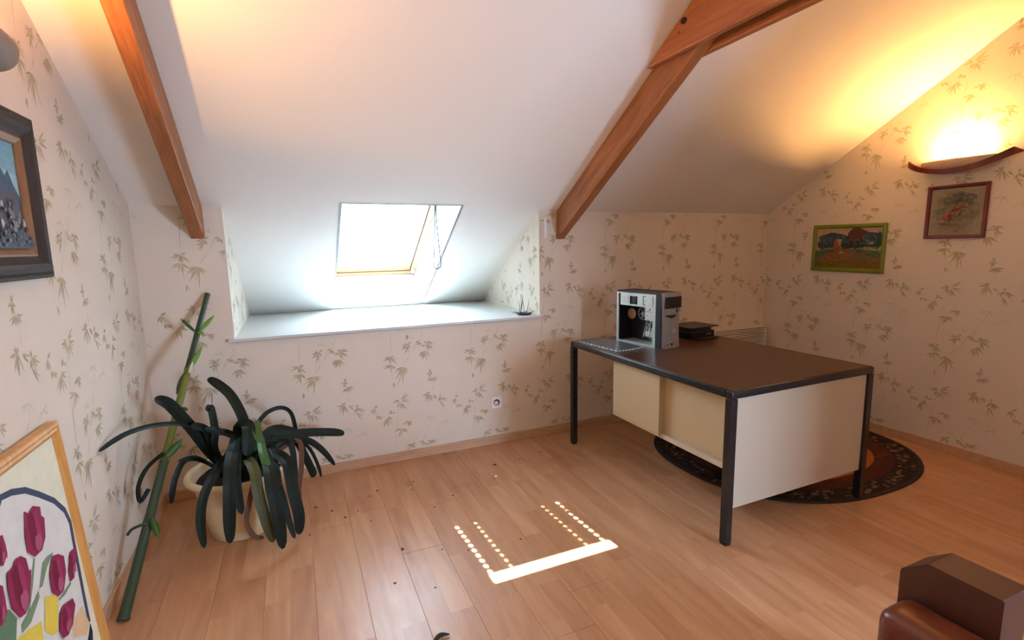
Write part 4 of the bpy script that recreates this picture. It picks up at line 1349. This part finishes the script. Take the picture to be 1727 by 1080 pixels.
# ------------------------------------------------------------------ bamboo cane leaning in the corner
A0, A1 = Vector((-.703, -1.030, .003)), Vector((-.445, -.024, 1.180))
cane = thing('bamboo_cane', 'green bamboo cane with sprouting shoots leaning against the wall in the corner', 'bamboo', Matrix.Translation(A0))
nodes = [0, .235, .40, .565, .70, .845, 1.0]
for k in range(len(nodes) - 1):
    bm = bmesh.new()
    p0, p1 = (A1 - A0) * nodes[k], (A1 - A0) * nodes[k + 1]
    r0, r1 = .0205 - .0070 * nodes[k], .0205 - .0070 * nodes[k + 1]
    d = (p1 - p0)
    tube(bm, [p0, p0 + d * .015, p0 + d * .05, p0 + d * .5, p0 + d * .95, p0 + d * .988, p1], [r0 * 1.10, r0 * 1.12, r0, (r0 + r1) / 2 * .98, r1, r1 * 1.12, r1 * 1.08], 16)
    seg_ = obj('internode', bm, M['bambooyellow'] if k in (2, 3) else M['bamboo'], cane)
    if k in (2, 3):
        seg_['label'] = 'yellowish green section of the cane'
def blade(name, a, b, w, m, sag=.0):
    a, b = Vector(a) - A0, Vector(b) - A0
    bm = bmesh.new()
    t = (b - a).normalized()
    side = t.cross(VIEW).normalized()
    rings_ = []
    for i in range(7):
        f = i / 6
        q = a.lerp(b, f) + Vector((0, 0, -sag * f * (1 - f) * 4)) 
        ww = w / 2 * math.sin(math.pi * (.12 + .88 * f)) ** .8 if f < 1 else .0006
        ww = max(ww, .0006)
        nv = VIEW * .15 * ww
        rings_.append([bm.verts.new(q + side * ww + nv), bm.verts.new(q - nv + VIEW * .0006), bm.verts.new(q - side * ww + nv), bm.verts.new(q - nv - VIEW * .0006)])
    for i in range(6):
        for k in range(4):
            bm.faces.new((rings_[i][k], rings_[i][(k + 1) % 4], rings_[i + 1][(k + 1) % 4], rings_[i + 1][k]))
    bm.faces.new(rings_[0]); bm.faces.new(rings_[-1])
    return obj(name, bm, m, cane, smooth=True)
def on_cane(f, du=0, dv=0, dn=0):
    return A0.lerp(A1, f) + Vector((du, dn, dv))
blade('shoot', on_cane(.845, .01, 0, -.02), on_cane(.875, .075, .045, -.03), .022, M['sprout'])
blade('shoot', on_cane(.845, -.01, .0, -.02), on_cane(.885, -.085, .025, -.03), .018, M['leaflight'])
blade('shoot', on_cane(.845, .006, .0, -.02), on_cane(.835, .035, -.004, -.04), .022, M['sprout'])
blade('shoot', on_cane(.70, .006, .0, -.02), on_cane(.74, .062, .065, -.03), .024, M['sprout'])
blade('shoot', on_cane(.70, .006, -.02, -.025), on_cane(.715, .025, .025, -.04), .018, mat('pale shoot sheath', (216, 220, 196), .5))
blade('shoot', on_cane(.69, -.005, .0, -.025), on_cane(.655, -.035, -.055, -.03), .03, M['leaflight'])
blade('shoot', on_cane(.40, .01, .02, -.03), on_cane(.435, .070, .050, -.03), .034, M['leaflight'])
blade('shoot', on_cane(.235, .015, .02, -.02), on_cane(.20, .055, -.015, -.03), .028, M['leaflight'])
blade('shoot', on_cane(.565, .01, .0, -.02), on_cane(.555, .05, .005, -.02), .024, M['leaflight'])
bm = bmesh.new()
hk = [on_cane(.42, 0, .02, -.03), on_cane(.40, -.06, -.01, -.02), on_cane(.35, -.075, -.01, -.02), on_cane(.31, -.055, -.02, -.02), on_cane(.33, -.03, .0, -.02)]
tube(bm, [q - A0 for q in smooth_path(hk, 5)], .009, 8)
obj('curled_leaf', bm, M['leafgreen'], cane)
bm = bmesh.new()
hk = [on_cane(.235, -.005, .0, -.02), on_cane(.235, -.055, -.015, -.015), on_cane(.225, -.072, -.025, -.01)]
tube(bm, [q - A0 for q in smooth_path(hk, 4)], .0065, 8)
obj('side_twig', bm, M['bamboo'], cane)

# ------------------------------------------------------------------ armchair corner at the lower right
arm = thing('leather_armchair', 'brown leather armchair corner with chamfered block arm and rounded glossy cushion', 'armchair', Matrix.Translation((1.6, -2.6, 0)))
bm = bmesh.new()
prism(bm, [(-.085, .03), (-.085, .496), (-.081, .500), (.082, .500), (.090, .496), (.146, .449), (.150, .440), (.150, .03)], 'x', -.010, .113)
obj('arm', bm, M['leatherdark'], arm)
def soft_box(name, lo, hi, r, m, parent, seg=4):
    bm = bmesh.new()
    box(bm, lo, hi)
    bmesh.ops.bevel(bm, geom=bm.edges[:], offset=r, segments=seg, profile=.6, affect='EDGES')
    return obj(name, bm, m, parent, smooth=True)
soft_box('seat_cushion', (-.165, -.62, .20), (-.012, .128, .392), .055, M['leather'], arm, 6)
soft_box('seat_base', (-.160, -.62, .03), (-.012, .120, .199), .02, M['leatherdark'], arm)
soft_box('arm_side', (-.010, -.62, .03), (.113, -.087, .30), .02, M['leatherdark'], arm)

# ------------------------------------------------------------------ small things
sk = thing('wall_socket', 'white electric socket on the back wall beneath the windowsill', 'socket', basis((1.270, -.0005, .308), (1, 0, 0), (0, 0, 1), (0, -1, 0)))
bm = bmesh.new()
box(bm, (-.040, -.043, 0), (.040, .043, .009), bevel=.003)
obj('cover_plate', bm, M['socket'], sk)
bm = bmesh.new()
lathe(bm, [(.004, .0092), (.020, .0092), (.022, .0100), (.0235, .0112), (.0215, .0120), (.0205, .0102), (.004, .0100)], seg=28)
obj('socket_well', bm, M['dark'], sk)
bm = bmesh.new()
lathe(bm, [(.001, .0104), (.016, .0104), (.016, .0116), (.001, .0116)], c=(-.003, -.003, 0), seg=24)
obj('socket_face', bm, M['socket'], sk)
bm = bmesh.new()
for cx, cy, r in ((-.009, -.003, .0026), (.007, -.003, .0026), (-.001, .008, .0024)):
    lathe(bm, [(.0004, .0117), (r, .0117), (r, .0124), (.0004, .0124)], c=(cx, cy, 0), seg=10)
obj('pin_hole', bm, M['black'], sk)

bm = bmesh.new()
box(bm, (-.010, -.070, 0), (.010, .070, .012), bevel=.004)
o = tag(obj('cord_cleat', bm, M['socket']), 'narrow white plastic strip on the wall beside the right roof beam', 'cleat')
o.matrix_world = basis((1.674, -.0005, 1.540), (1, 0, .03), (-.03, 0, 1), (0, -1, 0))

bm = bmesh.new()
tube(bm, [(0, 0, .010), (0, -.012, .008), (.0, -.018, -.004), (.0, -.012, -.012), (-.002, -.008, -.008)], .0022, 6)
o = tag(obj('wall_hook', bm, M['dark']), 'tiny dark hook screwed into the wall just below the windowsill', 'hook')
o.location = (.652, -.0005, .838)

dt = thing('dried_twigs', 'clump of dry grey twigs lying on the right end of the windowsill', 'twigs', Matrix.Translation((1.545, .095, SILL + .0105)))
rr = random.Random(4)
for k in range(14):
    bm = bmesh.new()
    a = rr.random() * 6.28
    up_ = k < 6
    b0 = Vector((rr.uniform(-.05, .05), rr.uniform(-.05, .05), .004))
    d = Vector((math.cos(a) * .03, math.sin(a) * .03, .10 + .05 * rr.random())) if up_ else Vector((math.cos(a) * .07, math.sin(a) * .05, .012 + .02 * rr.random()))
    tube(bm, [b0, b0 + d * .5 + Vector((.004, 0, .002)), b0 + d], [.0022, .002, .0008], 6)
    obj('twig', bm, M['dark'], dt)
bm = bmesh.new()
lathe(bm, [(.002, 0), (.048, 0), (.058, .008), (.05, .012), (.002, .008)], seg=20)
obj('dish', bm, M['dark'], dt)

# dry crumbs of leaf on the floor
CR = [(1.055, -.514), (.36, -.37), (.55, -.45), (.75, -.62), (.62, -.70), (.23, -.56), (.31, -.42), (.10, -.50), (.16, -.60), (.28, -.70), (1.12, -.34), (1.30, -.33), (1.48, -.28),
      (.38, -1.02), (.92, -1.18), (.55, -1.10), (.66, -1.16), (.30, -1.25), (.02, -.42), (-.02, -.70), (.58, -.35), (.45, -1.35)]
rr = random.Random(8)
cm = [M['leafbrown'], mat('dark crumb', (52, 36, 26), .8)]
proto = []
for k in range(3):
    bm = bmesh.new()
    n = 6
    vs = []
    for i in range(n):
        a = 2 * math.pi * i / n
        r = .007 * (.5 + rr.random() * .8)
        vs.append((r * math.cos(a) * 1.4, r * math.sin(a)))
    prism(bm, vs, 'z', 0, .0025)
    proto.append(bm)
meshes = []
for k, bm in enumerate(proto):
    me = bpy.data.meshes.new('leaf_crumb')
    bmesh.ops.recalc_face_normals(bm, faces=bm.faces[:])
    bm.to_mesh(me); bm.free()
    me.materials.append(cm[k % 2])
    meshes.append(me)
for k, (cx, cy) in enumerate(CR):
    if k == 0:
        continue
    o = bpy.data.objects.new('leaf_crumb', meshes[k % 3])
    COL.objects.link(o)
    s = .45 + rr.random() * .75
    o.scale = (s, s, 1)
    o.location = (cx, cy, .0002)
    o.rotation_euler = (0, 0, rr.random() * 6)
    tag(o, 'tiny dry brown leaf crumb on the bare laminate floor', 'crumb', 'dry leaf crumbs scattered on the floor')
bm = bmesh.new()
lathe(bm, [(.002, 0), (.010, .002), (.012, .008), (.008, .014), (.002, .016)], seg=14)
o = tag(obj('white_bead', bm, M['pot'], smooth=True), 'small round cream bead on the floor in front of the baseboard', 'bead')
o.location = (1.055, -.514, .0003)
bm = bmesh.new()
blade_pts = [(0, 0, .002), (.03, .012, .010), (.065, .01, .004)]
tube(bm, smooth_path(blade_pts, 4), [.003, .006, .008, .009, .009, .008, .006, .004, .002], 6)
o = tag(obj('curled_dead_leaf', bm, cm[1]), 'curled dark dead leaf on the floor, nearest the camera', 'leaf')
o.location = (.365, -1.640, .002)
